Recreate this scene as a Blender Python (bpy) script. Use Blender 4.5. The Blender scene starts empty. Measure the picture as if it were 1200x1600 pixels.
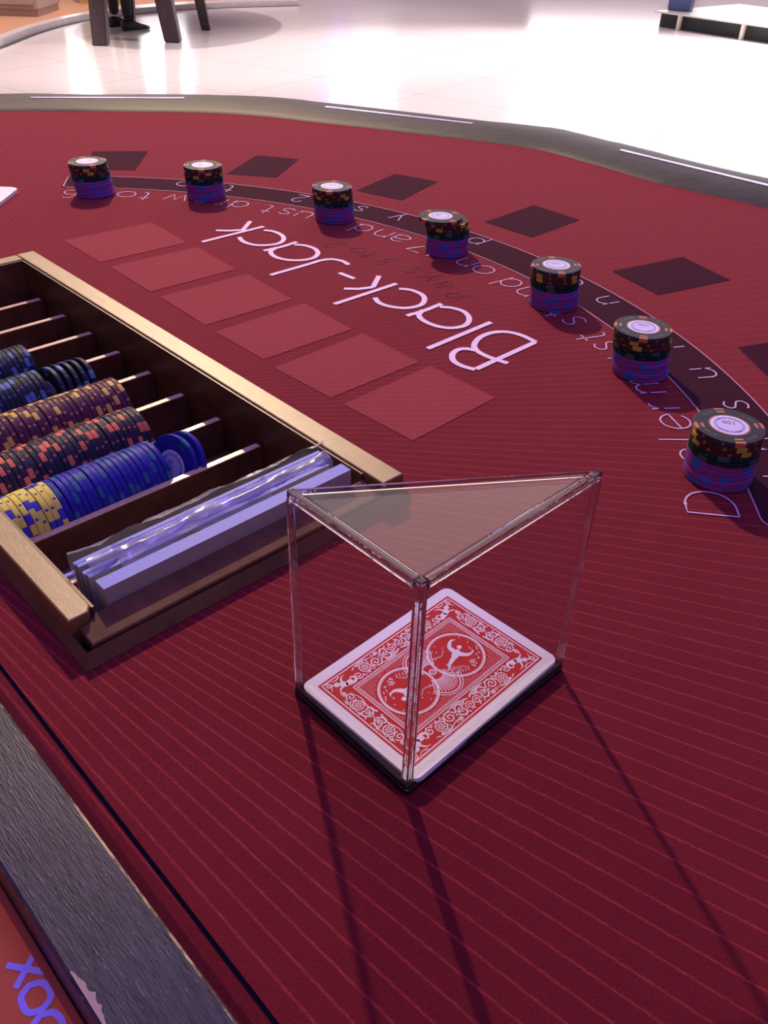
import bpy, bmesh, math, random
from mathutils import Vector, Matrix
random.seed(7)
S = bpy.context.scene
COL = S.collection
PI = math.pi

# ---------------------------------------------------------------- camera
CAM_H = 0.26814
PITCH, ROLL, FPX = 0.635693, -0.033157, 1328.74
def cam_axes():
    f = Vector((0, math.cos(PITCH), -math.sin(PITCH))); r = Vector((1, 0, 0)); d = f.cross(r)
    c, s = math.cos(ROLL), math.sin(ROLL)
    return r*c + d*s, d*c - r*s, f
cd = bpy.data.cameras.new('camera'); cam = bpy.data.objects.new('camera', cd); COL.objects.link(cam)
_r, _d, _f = cam_axes()
M = Matrix((( _r.x, -_d.x, -_f.x, 0), (_r.y, -_d.y, -_f.y, 0), (_r.z, -_d.z, -_f.z, CAM_H), (0, 0, 0, 1)))
cam.matrix_world = M
cd.sensor_fit = 'VERTICAL'; cd.sensor_height = 24; cd.lens = FPX/1600*24
cd.clip_start = 0.01; cd.clip_end = 100
S.camera = cam
# ---------------------------------------------------------------- colour management
S.view_settings.view_transform = 'Standard'; S.view_settings.look = 'None'
S.view_settings.exposure = 0.0; S.view_settings.gamma = 1.0
S.view_settings.use_curve_mapping = False
S.cycles.max_bounces = 16; S.cycles.transparent_max_bounces = 24; S.cycles.transmission_bounces = 12
S.cycles.caustics_refractive = False
# ---------------------------------------------------------------- world and lights
W = bpy.data.worlds.new('hall_light'); S.world = W; W.use_nodes = True
W.node_tree.nodes['Background'].inputs[0].default_value = (0.40, 0.28, 0.46, 1)
W.node_tree.nodes['Background'].inputs[1].default_value = 0.44
def light(name, kind, loc, power, color, size=0.1, target=None, **k):
    l = bpy.data.lights.new(name, kind); l.energy = power; l.color = color
    if kind == 'AREA':
        l.shape = 'RECTANGLE'; l.size = size; l.size_y = k.get('size_y', size); l.spread = k.get('spread', PI)
    else: l.shadow_soft_size = size
    if kind == 'SPOT': l.spot_size = k.get('cone', 0.8); l.spot_blend = 0.4
    o = bpy.data.objects.new(name, l); COL.objects.link(o); o.location = loc
    if target is not None:
        o.rotation_euler = (Vector(target) - Vector(loc)).to_track_quat('-Z', 'Y').to_euler()
    return o
light('key_spot', 'SPOT', (-0.75, 2.85, 1.96), 430, (1.0, 0.74, 0.46), 0.035, (0.0, 0.55, 0), cone=1.1)
light('violet_lamp', 'AREA', (0.2, 0.2, 2.6), 40, (0.24, 0.15, 1.0), 1.2, (0.0, 0.4, 0))
light('cove_lamp', 'AREA', (-1.3, 5.0, 3.2), 88, (1.0, 0.80, 0.68), 5.4, (-1.3, 5.0, 0), size_y=3.0)  # unseen area light standing for the bright ceiling mirrored in the box top
light('hall_downlight', 'AREA', (0.0, 9.5, 3.9), 105, (1.0, 0.90, 0.88), 9, (0.0, 9.5, 0), size_y=6, spread=1.9)  # unseen area light added to brighten the far floor
light('stage_floodlight', 'SPOT', (5.0, 8.5, 3.8), 4200, (1.0, 0.97, 1.0), 0.3, (2.6, 6.8, -0.9), cone=1.35)  # unseen spot added to overexpose the floor at right
light('table_pendant', 'SPOT', (-2.25, 8.3, 3.4), 620, (1.0, 0.92, 0.90), 0.06, (-2.2, 9.2, -0.9), cone=1.5)

# ================================================================ helpers
def tag(o, label=None, cat=None, group=None, kind=None):
    if label: o['label'] = label
    if cat: o['category'] = cat
    if group: o['group'] = group
    if kind: o['kind'] = kind
    return o
def empty(name, loc=(0, 0, 0), rz=0.0):
    o = bpy.data.objects.new(name, None); COL.objects.link(o); o.location = loc; o.rotation_euler = (0, 0, rz)
    o.empty_display_size = 0.02
    return o
def finish(bm, name, mats, parent=None, smooth=False):
    bmesh.ops.recalc_face_normals(bm, faces=bm.faces)
    me = bpy.data.meshes.new(name); bm.to_mesh(me); bm.free()
    for m in (mats if isinstance(mats, (list, tuple)) else [mats]): me.materials.append(m)
    if smooth:
        for p in me.polygons: p.use_smooth = True
    o = bpy.data.objects.new(name, me); COL.objects.link(o)
    if parent is not None: o.parent = parent
    return o
def box(bm, x0, x1, y0, y1, z0, z1, bev=0.0, mi=0, seg=2):
    g = bmesh.ops.create_cube(bm, size=1)
    vs = g['verts']
    for v in vs:
        v.co = Vector(((x0+x1)/2 + v.co.x*(x1-x0), (y0+y1)/2 + v.co.y*(y1-y0), (z0+z1)/2 + v.co.z*(z1-z0)))
    fs = set(f for v in vs for f in v.link_faces)
    for f in fs: f.material_index = mi
    if bev > 0:
        es = list(set(e for v in vs for e in v.link_edges))
        r = bmesh.ops.bevel(bm, geom=es, offset=bev, segments=seg, affect='EDGES', profile=0.5)
        for f in r['faces']: f.material_index = mi
def prism(bm, pts, z0, z1, mi=0, bev=0.0, seg=2, tilt=None):
    n = len(pts)
    a = [bm.verts.new((p[0], p[1], z0)) for p in pts]; b = [bm.verts.new((p[0], p[1], z1 + ((p[0]-tilt[0])*tilt[1] if tilt else 0))) for p in pts]
    fs = [bm.faces.new(a[::-1]), bm.faces.new(b)]
    for i in range(n): fs.append(bm.faces.new((a[i], a[(i+1) % n], b[(i+1) % n], b[i])))
    for f in fs: f.material_index = mi
    if bev > 0:
        es = [e for e in fs[1].edges]
        bmesh.ops.bevel(bm, geom=es, offset=bev, segments=seg, affect='EDGES', profile=0.5)
def tube(bm, p0, p1, r0, r1=None, n=12):
    p0, p1 = Vector(p0), Vector(p1); r1 = r0 if r1 is None else r1
    q = (p1-p0).to_track_quat('Z', 'Y')
    ra = [bm.verts.new(p0 + q @ Vector((r0*math.cos(2*PI*i/n), r0*math.sin(2*PI*i/n), 0))) for i in range(n)]
    rb = [bm.verts.new(p1 + q @ Vector((r1*math.cos(2*PI*i/n), r1*math.sin(2*PI*i/n), 0))) for i in range(n)]
    for i in range(n): bm.faces.new((ra[i], ra[(i+1) % n], rb[(i+1) % n], rb[i]))
    bm.faces.new(ra[::-1]); bm.faces.new(rb)
def smooth_line(pts, k=6):
    """Catmull-Rom through the points"""
    if len(pts) < 3: return list(pts)
    P = [Vector(p).to_2d() if len(p) > 2 else Vector(p) for p in pts]
    P = [P[0]*2 - P[1]] + P + [P[-1]*2 - P[-2]]
    out = []
    for i in range(1, len(P)-2):
        for j in range(k):
            t = j/k
            out.append(0.5*((2*P[i]) + (P[i+1]-P[i-1])*t + (2*P[i-1]-5*P[i]+4*P[i+1]-P[i+2])*t*t + (3*P[i]-P[i-1]-3*P[i+1]+P[i+2])*t**3))
    out.append(P[-2])
    return out
def ribbon(bm, pts, w, z, mi=0, w1=None):
    """flat printed stroke of width w (tapering to w1)"""
    P = [Vector((p[0], p[1])) for p in pts]; n = len(P)
    if n < 2: return
    L, R = [], []
    for i in range(n):
        a = P[max(i-1, 0)]; b = P[min(i+1, n-1)]; t = (b-a)
        if t.length < 1e-9: t = Vector((1, 0))
        t.normalize(); nn = Vector((-t.y, t.x))
        if 0 < i < n-1:
            u = (P[i]-a).normalized(); c = abs(u.dot(t)); k = 1/max(c, 0.5)
        else: k = 1
        ww = w if w1 is None else w + (w1-w)*i/(n-1)
        L.append(bm.verts.new((P[i].x+nn.x*ww/2*k, P[i].y+nn.y*ww/2*k, z)))
        R.append(bm.verts.new((P[i].x-nn.x*ww/2*k, P[i].y-nn.y*ww/2*k, z)))
    for i in range(n-1):
        f = bm.faces.new((L[i], R[i], R[i+1], L[i+1])); f.material_index = mi
def disc(bm, cx, cy, r, z, mi=0, n=24, ry=None, rot=0.0):
    ry = r if ry is None else ry
    c, s = math.cos(rot), math.sin(rot)
    vs = []
    for i in range(n):
        x, y = r*math.cos(2*PI*i/n), ry*math.sin(2*PI*i/n)
        vs.append(bm.verts.new((cx+x*c-y*s, cy+x*s+y*c, z)))
    bm.faces.new(vs).material_index = mi
def arc(cx, cy, rx, ry, a0, a1, n=10):
    return [(cx+rx*math.cos(math.radians(a0+(a1-a0)*i/n)), cy+ry*math.sin(math.radians(a0+(a1-a0)*i/n))) for i in range(n+1)]
def rounded_rect(x0, x1, y0, y1, r, n=6):
    out = []
    for cx, cy, a in ((x1-r, y1-r, 0), (x0+r, y1-r, 90), (x0+r, y0+r, 180), (x1-r, y0+r, 270)):
        out += arc(cx, cy, r, r, a, a+90, n)
    return out

# ---------------------------------------------------------------- node material helper
class NT:
    def schlick(s, f0=0.04):
        lw = s.n('ShaderNodeLayerWeight'); lw.inputs[0].default_value = 0.5
        return s.math('MINIMUM', s.math('ADD', s.math('MULTIPLY', s.math('POWER', lw.outputs[1], 5.0), 1-f0), f0), 1.0)
    def __init__(s, name):
        s.m = bpy.data.materials.new(name); s.m.use_nodes = True; s.t = s.m.node_tree
        s.b = s.t.nodes['Principled BSDF']; s.out = s.t.nodes['Material Output']
    def n(s, kind, **k):
        nd = s.t.nodes.new(kind)
        for a, v in k.items(): setattr(nd, a, v)
        return nd
    def put(s, v, sock):
        if isinstance(v, bpy.types.NodeSocket): s.t.links.new(v, sock)
        elif v is not None: sock.default_value = v
    def math(s, op, a, b=None, c=None):
        nd = s.n('ShaderNodeMath', operation=op)
        for i, v in enumerate((a, b, c)):
            if v is not None: s.put(v, nd.inputs[i])
        return nd.outputs[0]
    def mix(s, f, a, b):
        nd = s.n('ShaderNodeMix', data_type='RGBA')
        s.put(f, nd.inputs[0]); s.put(a, nd.inputs[6]); s.put(b, nd.inputs[7])
        return nd.outputs[2]
    def coords(s):
        tc = s.n('ShaderNodeTexCoord'); sp = s.n('ShaderNodeSeparateXYZ'); s.t.links.new(tc.outputs['Object'], sp.inputs[0])
        return tc.outputs['Object'], sp.outputs[0], sp.outputs[1], sp.outputs[2]
    def noise(s, vec, scale, detail=4, rough=0.6, stretch=None):
        if stretch:
            mp = s.n('ShaderNodeMapping'); s.t.links.new(vec, mp.inputs[0]); mp.inputs['Scale'].default_value = stretch; vec = mp.outputs[0]
        nd = s.n('ShaderNodeTexNoise'); s.t.links.new(vec, nd.inputs['Vector'])
        nd.inputs['Scale'].default_value = scale; nd.inputs['Detail'].default_value = detail; nd.inputs['Roughness'].default_value = rough
        return nd.outputs[0]
    def ramp(s, v, stops):
        nd = s.n('ShaderNodeValToRGB'); s.t.links.new(v, nd.inputs[0]); e = nd.color_ramp.elements
        while len(e) < len(stops): e.new(0.5)
        for i, (p, c) in enumerate(stops): e[i].position = p; e[i].color = c
        return nd.outputs[0]
    def bump(s, h, strength=0.3, dist=0.001):
        nd = s.n('ShaderNodeBump'); nd.inputs['Strength'].default_value = strength; nd.inputs['Distance'].default_value = dist
        s.t.links.new(h, nd.inputs['Height']); s.t.links.new(nd.outputs[0], s.b.inputs['Normal'])
    def set(s, **k):
        for a, v in k.items(): s.put(v, s.b.inputs[a.replace('_', ' ')])
        return s.m
def c4(r, g, b): return (r, g, b, 1)
def simple(name, col, rough=0.5, metal=0.0, **k):
    t = NT(name); t.set(Base_Color=c4(*col), Roughness=rough, Metallic=metal, **k)
    return t.m
def speckled(name, c0, c1, scale, rough=0.5, stretch=None, bump=0.2, dist=0.0005, detail=5, **k):
    t = NT(name); v, x, y, z = t.coords()
    f = t.noise(v, scale, detail, 0.65, stretch)
    t.set(Base_Color=t.ramp(f, [(0.35, c4(*c0)), (0.68, c4(*c1))]), Roughness=rough, **k)
    t.bump(f, bump, dist)
    return t.m

# felt: fine radiating pinstripes woven in the cloth
SX, SY, STEP = -0.3667, 0.4416, math.radians(0.927)
def felt_material(name, base, dark, stripe, amount=1.0, sheen=0.46):
    t = NT(name); v, x, y, z = t.coords()
    dx = t.math('SUBTRACT', x, SX); dy = t.math('SUBTRACT', y, SY)
    th = t.math('ARCTAN2', dy, dx); r = t.math('SQRT', t.math('ADD', t.math('MULTIPLY', dx, dx), t.math('MULTIPLY', dy, dy)))
    wob = t.noise(v, 260, 2, 0.5)
    k = t.math('ADD', t.math('DIVIDE', th, STEP), t.math('MULTIPLY', t.math('SUBTRACT', wob, 0.5), 0.10))
    fr = t.math('FRACT', t.math('ADD', k, 100.16))
    dist = t.math('MULTIPLY', t.math('MULTIPLY', t.math('ABSOLUTE', t.math('SUBTRACT', fr, 0.5)), STEP), r)
    line = t.n('ShaderNodeMapRange'); t.t.links.new(dist, line.inputs[0])
    line.inputs[1].default_value = 0.00068; line.inputs[2].default_value = 0.00012; line.inputs[3].default_value = 0; line.inputs[4].default_value = 1
    fuzz = t.noise(v, 1100, 3, 0.8); blot = t.noise(v, 45, 3, 0.6)
    c = t.mix(blot, c4(*dark), c4(*base))
    brk = t.math('MULTIPLY', line.outputs[0], t.math('MULTIPLY', t.math('ADD', t.math('MULTIPLY', t.noise(v, 150, 5, 0.8), 1.9), -0.30), amount))
    c = t.mix(brk, c, c4(*stripe))
    fz = t.ramp(fuzz, [(0.3, c4(0.62, 0.62, 0.62)), (0.7, c4(1.15, 1.15, 1.15))])
    mm = t.n('ShaderNodeMix', data_type='RGBA', blend_type='MULTIPLY'); mm.inputs[0].default_value = 1
    t.t.links.new(c, mm.inputs[6]); t.t.links.new(fz, mm.inputs[7])
    t.set(Base_Color=mm.outputs[2], Roughness=0.85)
    t.b.inputs['Sheen Weight'].default_value = sheen; t.b.inputs['Sheen Roughness'].default_value = 0.5
    t.b.inputs['Sheen Tint'].default_value = c4(1.0, 0.22, 0.33)
    t.b.inputs['Specular IOR Level'].default_value = 0.03
    t.bump(fuzz, 0.5, 0.0004)
    return t.m
M_felt = felt_material('red_felt', (0.140, 0.0105, 0.0175), (0.104, 0.0075, 0.0145), (0.38, 0.042, 0.050), 0.68)
M_patch = felt_material('light_red_print', (0.245, 0.042, 0.044), (0.215, 0.036, 0.040), (0.36, 0.08, 0.085), 0.6)
M_darkprint = felt_material('dark_plum_print', (0.032, 0.008, 0.020), (0.026, 0.006, 0.016), (0.05, 0.015, 0.03), 0.12, 0.10)
M_ghost = simple('faded_dark_ink', (0.060, 0.006, 0.014), 0.9)
M_white_ink = speckled('white_print', (0.62, 0.46, 0.62), (0.80, 0.64, 0.80), 900, 0.8)
M_thin_ink = speckled('thin_white_print', (0.42, 0.30, 0.48), (0.62, 0.46, 0.66), 1400, 0.8)
M_edge_ink = speckled('pink_outline_print', (0.38, 0.16, 0.24), (0.52, 0.26, 0.34), 1400, 0.8)
M_seam = simple('navy_seam', (0.003, 0.003, 0.010), 1.0); M_seam.node_tree.nodes['Principled BSDF'].inputs['Specular IOR Level'].default_value = 0.0

# ================================================================ SETTING
M_tile = NT('polished_cream_tile')
v, x, y, z = M_tile.coords()
mp = M_tile.n('ShaderNodeMapping'); M_tile.t.links.new(v, mp.inputs[0]); mp.inputs['Rotation'].default_value = (0, 0, math.radians(35))
br = M_tile.n('ShaderNodeTexBrick'); br.offset = 0.0; M_tile.t.links.new(mp.outputs[0], br.inputs['Vector'])
br.inputs['Scale'].default_value = 1.0; br.inputs['Brick Width'].default_value = 0.9; br.inputs['Row Height'].default_value = 0.9
br.inputs['Mortar Size'].default_value = 0.006
br.inputs['Color1'].default_value = c4(0.74, 0.62, 0.59); br.inputs['Color2'].default_value = c4(0.70, 0.60, 0.58); br.inputs['Mortar'].default_value = c4(0.55, 0.47, 0.47)
M_tile.set(Base_Color=br.outputs[0], Roughness=0.17)
M_tile.b.inputs['Specular IOR Level'].default_value = 0.7
bm = bmesh.new(); box(bm, -9, 12, -3, 16, -0.95, -0.9); tag(finish(bm, 'floor', M_tile.m), kind='structure')
M_wall = speckled('pale_plaster', (0.50, 0.44, 0.44), (0.56, 0.50, 0.50), 3, 0.7)
bm = bmesh.new(); box(bm, -9, 12, 16, 16.2, -0.9, 4.1); tag(finish(bm, 'wall_back', M_wall), kind='structure')
# glowing panels added in the unseen back wall, to reflect in the floor
def glow(name, col, st):
    t = NT(name); t.b.inputs['Base Color'].default_value = c4(*col)
    t.b.inputs['Emission Color'].default_value = c4(*col); t.b.inputs['Emission Strength'].default_value = st
    return t.m
M_bright = glow('daylight_pane', (1.0, 0.93, 0.95), 5.0)
M_blue = glow('violet_light_pane', (0.30, 0.22, 1.0), 16.0)
M_frame = simple('window_frame_grey', (0.2, 0.19, 0.22), 0.5)
wn = 1
for cx, w, z0, z1, mat in ((-5.1, 0.9, 0.3, 3.4, M_bright), (-3.9, 0.75, 0.0, 2.6, M_bright), (-0.45, 0.62, 0.4, 3.7, M_bright), (-0.98, 0.22, 0.6, 3.7, M_blue), (3.2, 2.2, -0.2, 3.6, M_bright), (6.4, 3.2, -0.2, 3.6, M_bright)):
    bm = bmesh.new(); box(bm, cx-w/2-0.04, cx+w/2+0.04, 15.93, 16.02, z0-0.04, z1+0.04)
    f = tag(finish(bm, 'window_%d' % wn, M_frame), kind='structure'); wn += 1
    bm = bmesh.new(); box(bm, cx-w/2, cx+w/2, 15.92, 15.94, z0, z1); finish(bm, 'pane', mat, f)
# terracotta carpet dais with a white curb at far left
M_carpet = speckled('terracotta_carpet', (0.50, 0.22, 0.12), (0.60, 0.30, 0.17), 60, 0.9)
curb_out = smooth_line([(-3.30, 6.2), (-3.33, 7.3), (-3.31, 7.95), (-3.30, 8.7), (-3.21, 9.37), (-3.08, 9.75), (-2.75, 10.3), (-2.2, 10.9), (-1.2, 11.5)], 5)
curb_in = smooth_line([(-3.42, 6.2), (-3.45, 7.3), (-3.41, 8.08), (-3.39, 8.8), (-3.30, 9.40), (-3.17, 9.84), (-2.90, 10.45), (-2.35, 11.05), (-1.35, 11.7)], 5)
bm = bmesh.new()
prism(bm, [(p.x, p.y) for p in curb_in] + [(-1.4, 15.9), (-8.9, 15.9), (-8.9, 6.2)], -0.9, -0.852)
tag(finish(bm, 'carpet_dais', M_carpet), 'terracotta carpeted dais behind the pale curb at far left', 'carpeted platform')
bm = bmesh.new(); prism(bm, [(p.x, p.y) for p in curb_out] + [(p.x, p.y) for p in reversed(curb_in)], -0.9, -0.848, bev=0.006)
tag(finish(bm, 'stone_curb', speckled('pale_curb_stone', (0.62, 0.52, 0.50), (0.72, 0.62, 0.60), 8, 0.3)), 'pale curved stone curb edging the terracotta carpet at top left', 'curb')
bm = bmesh.new()
for a, b in zip(curb_out[:-1], curb_out[1:]):
    ribbon(bm, [(a.x+0.03, a.y), (b.x+0.03, b.y)], 0.06, -0.8985)
tag(finish(bm, 'trim_1', simple('dark_trim', (0.05, 0.04, 0.05), 0.5)), kind='structure')
# furniture standing on the dais
def cabinet(name, x0, x1, y0, y1, h, m1, m2, label):
    t = empty(name, ((x0+x1)/2, (y0+y1)/2, -0.852))
    w, d = (x1-x0)/2, (y1-y0)/2
    bm = bmesh.new(); box(bm, -w, w, -d, d, 0.06, h, 0.01); finish(bm, 'cabinet_body', m1, t)
    bm = bmesh.new(); box(bm, -w+0.02, w-0.02, -d+0.02, d-0.02, 0, 0.06); finish(bm, 'plinth', m2, t)
    for s in (-1, 1):
        bm = bmesh.new(); box(bm, min(0, s*w*0.94)+0.01, max(0, s*w*0.94)-0.01, -d-0.015, -d, 0.10, h-0.05, 0.004)
        dr = finish(bm, 'door', m1, t)
        bm = bmesh.new(); box(bm, s*0.05-0.01, s*0.05+0.01, -d-0.04, -d-0.015, h/2-0.05, h/2+0.05, 0.003); finish(bm, 'handle', m2, dr)
    tag(t, label, 'cabinet')
    return t
M_mauve = speckled('mauve_laminate', (0.42, 0.30, 0.27), (0.48, 0.35, 0.31), 6, 0.5)
M_cream = speckled('cream_laminate', (0.74, 0.66, 0.40), (0.80, 0.72, 0.48), 6, 0.5)
M_ochre = simple('ochre_plinth', (0.55, 0.32, 0.12), 0.5)
M_brownplinth = simple('brown_plinth', (0.16, 0.10, 0.09), 0.5)
cabinet('display_cabinet', -4.40, -3.47, 9.36, 10.0, 0.9, M_mauve, M_mauve, 'mauve brown cabinet on the terracotta carpet at top left')
cabinet('display_cabinet', -3.48, -3.02, 10.55, 11.0, 0.9, M_cream, M_ochre, 'cream cabinet with ochre plinth beside the mauve one')
# second gaming table with splayed slab legs
M_legwood = speckled('dark_leg_wood', (0.050, 0.032, 0.035), (0.085, 0.055, 0.060), 12, 0.45, (1, 1, 0.15))
gt = empty('gaming_table', (-2.2, 9.0, -0.9))
def leg(base, top, w):
    bm = bmesh.new(); b = Vector(base); t = Vector(top)
    vs = []
    for p, k in ((b, 1.0), (t, 1.15)):
        for dx, dy in ((-1, -1), (1, -1), (1, 1), (-1, 1)):
            vs.append(bm.verts.new((p.x+dx*w/2*k, p.y+dy*w*0.42*k, p.z)))
    for i in range(4): bm.faces.new((vs[i], vs[(i+1) % 4], vs[4+(i+1) % 4], vs[4+i]))
    bm.faces.new(vs[3::-1]); bm.faces.new(vs[4:])
    bmesh.ops.bevel(bm, geom=bm.edges[:], offset=0.008, segments=2, affect='EDGES')
    finish(bm, 'leg', M_legwood, gt)
leg((-0.34, -0.85, 0), (-0.36, -0.6, 0.74), 0.125)
leg((0.21, -0.55, 0), (0.06, -0.35, 0.74), 0.135)
leg((0.35, 0.25, 0), (0.24, 0.2, 0.74), 0.085)
leg((-0.45, 0.5, 0), (-0.35, 0.35, 0.74), 0.10)
bm = bmesh.new(); prism(bm, arc(0.05, 0.25, 0.78, 1.2, 0, 354, 59), 0.74, 0.80, bev=0.01); finish(bm, 'tabletop', M_legwood, gt)
tag(gt, 'dark wooden table with thick splayed legs on the bright floor at top left', 'table')
# low white framed platform, far right
M_whitemetal = simple('white_painted_metal', (0.80, 0.76, 0.66), 0.35)
M_underside = simple('dark_underside', (0.045, 0.055, 0.055), 0.7)
st = empty('low_platform', (2.80, 10.55, -0.9), math.atan2(9.40-10.55, 3.75-2.80))
bm = bmesh.new(); box(bm, -0.1, 3.6, -0.0, 1.6, 0.135, 0.150, 0.004); finish(bm, 'deck', M_whitemetal, st)
for px in (0.22, 0.98, 1.74, 2.5, 3.26):
    bm = bmesh.new(); box(bm, px-0.018, px+0.018, 0.0, 0.04, 0, 0.135, 0.003); finish(bm, 'leg', M_whitemetal, st)
bm = bmesh.new(); box(bm, -0.08, 3.5, 0.10, 0.14, 0.0, 0.135); finish(bm, 'skirt', M_underside, st)
tag(st, 'low white framed platform with dark underside at top right', 'platform')
bm = bmesh.new(); box(bm, -0.12, 0.12, -0.10, 0.10, 0, 0.9, 0.02)
sp = finish(bm, 'floor_speaker', simple('blue_grey_case', (0.09, 0.11, 0.30), 0.4)); sp.location = (3.04, 10.75, -0.75); sp.rotation_euler = (0, 0, -0.5)
tag(sp, 'blue grey upright case standing on the low white platform', 'case')

# ================================================================ BLACKJACK TABLE
TH = -0.7956
DX, DY = math.cos(TH), math.sin(TH)              # direction along the dealer's edge
NX, NY = -DY, DX                                 # direction away from the dealer
def W2(d, n): return (d*DX + n*NX, d*DY + n*NY)
CX, CY, AX = -0.300, 0.423, 44.5                 # centre of the layout and its axis
table = tag(empty('blackjack_table', (0, 0, -0.9)), 'red felt blackjack table with grey wood armrest and printed layout', 'gaming table')
def child(o): o.parent = table; o.location.z += 0.9; return o
felt_pol = [(106.5, 0.884), (96.7, 0.873), (89.4, 0.880), (83.4, 0.8785), (77.1, 0.864), (70.8, 0.861), (61.9, 0.8687), (56.7, 0.876), (52.1, 0.8635), (46.4, 0.849), (44.5, 0.846)]
rail_pol = [(107, 0.997), (99, 0.983), (92, 0.994), (84.1, 1.004), (79.4, 0.991), (73.4, 0.980), (64.7, 0.978), (61, 0.990), (57.9, 1.000), (53.7, 0.984), (47.9, 0.969), (44.5, 0.966)]
def full(pol):
    pol = [(135, pol[0][1]), (120, pol[0][1])] + pol
    L = pol + [(2*AX-a, r) for a, r in reversed(pol[:-1])]
    P = [(CX+r*math.cos(math.radians(a)), CY+r*math.sin(math.radians(a))) for a, r in L]
    return [(p.x, p.y) for p in smooth_line(P, 5)]
FE, RA = full(felt_pol), full(rail_pol)          # both run from the far-left to the near-right
NE = 0.0575                                      # dealer edge of the cloth
def dn(p): return (p[0]*DX + p[1]*DY, p[0]*NX + p[1]*NY)
dl, dr_ = dn(FE[0])[0], dn(FE[-1])[0]
# cloth outline with a hole for the chip tray
T_D0, T_D1, T_N0, T_N1 = -0.7035, -0.262, 0.0885, 0.2705
bm = bmesh.new()
outer = FE + [W2(dr_, NE), W2(dl, NE)]
ov = [bm.verts.new((p[0], p[1], 0)) for p in outer]
oe = [bm.edges.new((ov[i], ov[(i+1) % len(ov)])) for i in range(len(ov))]
hv = [bm.verts.new((*W2(a, b), 0)) for a, b in ((T_D0, T_N0), (T_D1, T_N0), (T_D1, T_N1), (T_D0, T_N1))]
he = [bm.edges.new((hv[i], hv[(i+1) % 4])) for i in range(4)]
bmesh.ops.triangle_fill(bm, use_beauty=True, use_dissolve=False, edges=oe+he)
# cloth rolls down towards the dealer's rail
a = [bm.verts.new((*W2(dl, n), zz)) for n, zz in ((NE, 0), (0.0535, -0.0012), (0.0505, -0.004), (0.050, -0.012))]
b = [bm.verts.new((*W2(dr_, n), zz)) for n, zz in ((NE, 0), (0.0535, -0.0012), (0.0505, -0.004), (0.050, -0.012))]
for i in range(3): bm.faces.new((a[i], b[i], b[i+1], a[i+1]))
for s in (1,):
    ribbon(bm, [W2(dl, NE+0.0008), W2(dr_, NE+0.0008)], 0.0014, 0.00035, 4)
# printed marks that belong to the cloth
def pr(r, a): return (CX+r*math.cos(math.radians(a)), CY+r*math.sin(math.radians(a)))
RI, RO = 0.5045, 0.5475
for k in range(56):
    a0, a1 = -6.6+102.8*k/56, -6.6+102.8*(k+1)/56
    f = bm.faces.new([bm.verts.new((*pr(r, q), 0.0002)) for r, q in ((RI, a0), (RO, a0), (RO, a1), (RI, a1))]); f.material_index = 2
edge = [pr(RI, -6.0+101.3*i/90) for i in range(91)]
edge_end = [pr(RI+0.004, 96.0), pr(RO-0.004, 96.2), pr(RO, 95.4)]
ribbon(bm, edge + edge_end, 0.0011, 0.0004, 3)
ribbon(bm, [pr(RI, -6.0), pr(RI+0.0006, -6.5), pr(RI+0.004, -7.0), pr(RO-0.004, -7.0), pr(RO, -6.4)] + [pr(RO, -6.4+102*i/90) for i in range(91)], 0.0011, 0.0004, 3)
squares = [[(-0.3645, 1.0735), (-0.3002, 1.0835), (-0.2947, 0.9993), (-0.3495, 0.9960)],
 [(-0.1683, 1.0808), (-0.1160, 1.0700), (-0.1330, 0.9892), (-0.1904, 0.9961)],
 [(0.0000, 1.0194), (0.0482, 0.9934), (0.0080, 0.9188), (-0.0414, 0.9482)],
 [(0.1471, 0.9162), (0.1883, 0.8716), (0.1327, 0.8136), (0.0911, 0.8554)],
 [(0.2665, 0.7723), (0.2933, 0.7182), (0.2212, 0.6792), (0.1930, 0.7303)],
 [(0.3310, 0.6105), (0.3345, 0.5510), (0.2640, 0.5340), (0.2571, 0.5824)],
 [(0.352, 0.445), (0.345, 0.385), (0.262, 0.397), (0.270, 0.447)]]
for q in squares:
    bm.faces.new([bm.verts.new((*p, 0.0003)) for p in q]).material_index = 2
rects = [[(-0.0284, 0.4776), (0.0286, 0.5357), (0.0703, 0.4928), (0.0159, 0.4361)],
 [(-0.0785, 0.5250), (-0.0200, 0.5845), (0.0211, 0.5410), (-0.0368, 0.4855)],
 [(-0.1285, 0.5790), (-0.0687, 0.6374), (-0.0284, 0.5913), (-0.0871, 0.5370)],
 [(-0.1833, 0.6407), (-0.1221, 0.6950), (-0.0785, 0.6444), (-0.1380, 0.5900)],
 [(-0.2400, 0.7010), (-0.1765, 0.7560), (-0.1330, 0.7050), (-0.1930, 0.6500)],
 [(-0.2990, 0.7620), (-0.2330, 0.8200), (-0.1880, 0.7670), (-0.2510, 0.7110)]]
for q in rects:
    bm.faces.new([bm.verts.new((*p, 0.0003)) for p in q]).material_index = 1
felt = child(finish(bm, 'felt', [M_felt, M_patch, M_darkprint, M_edge_ink, M_seam], None))
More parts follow.
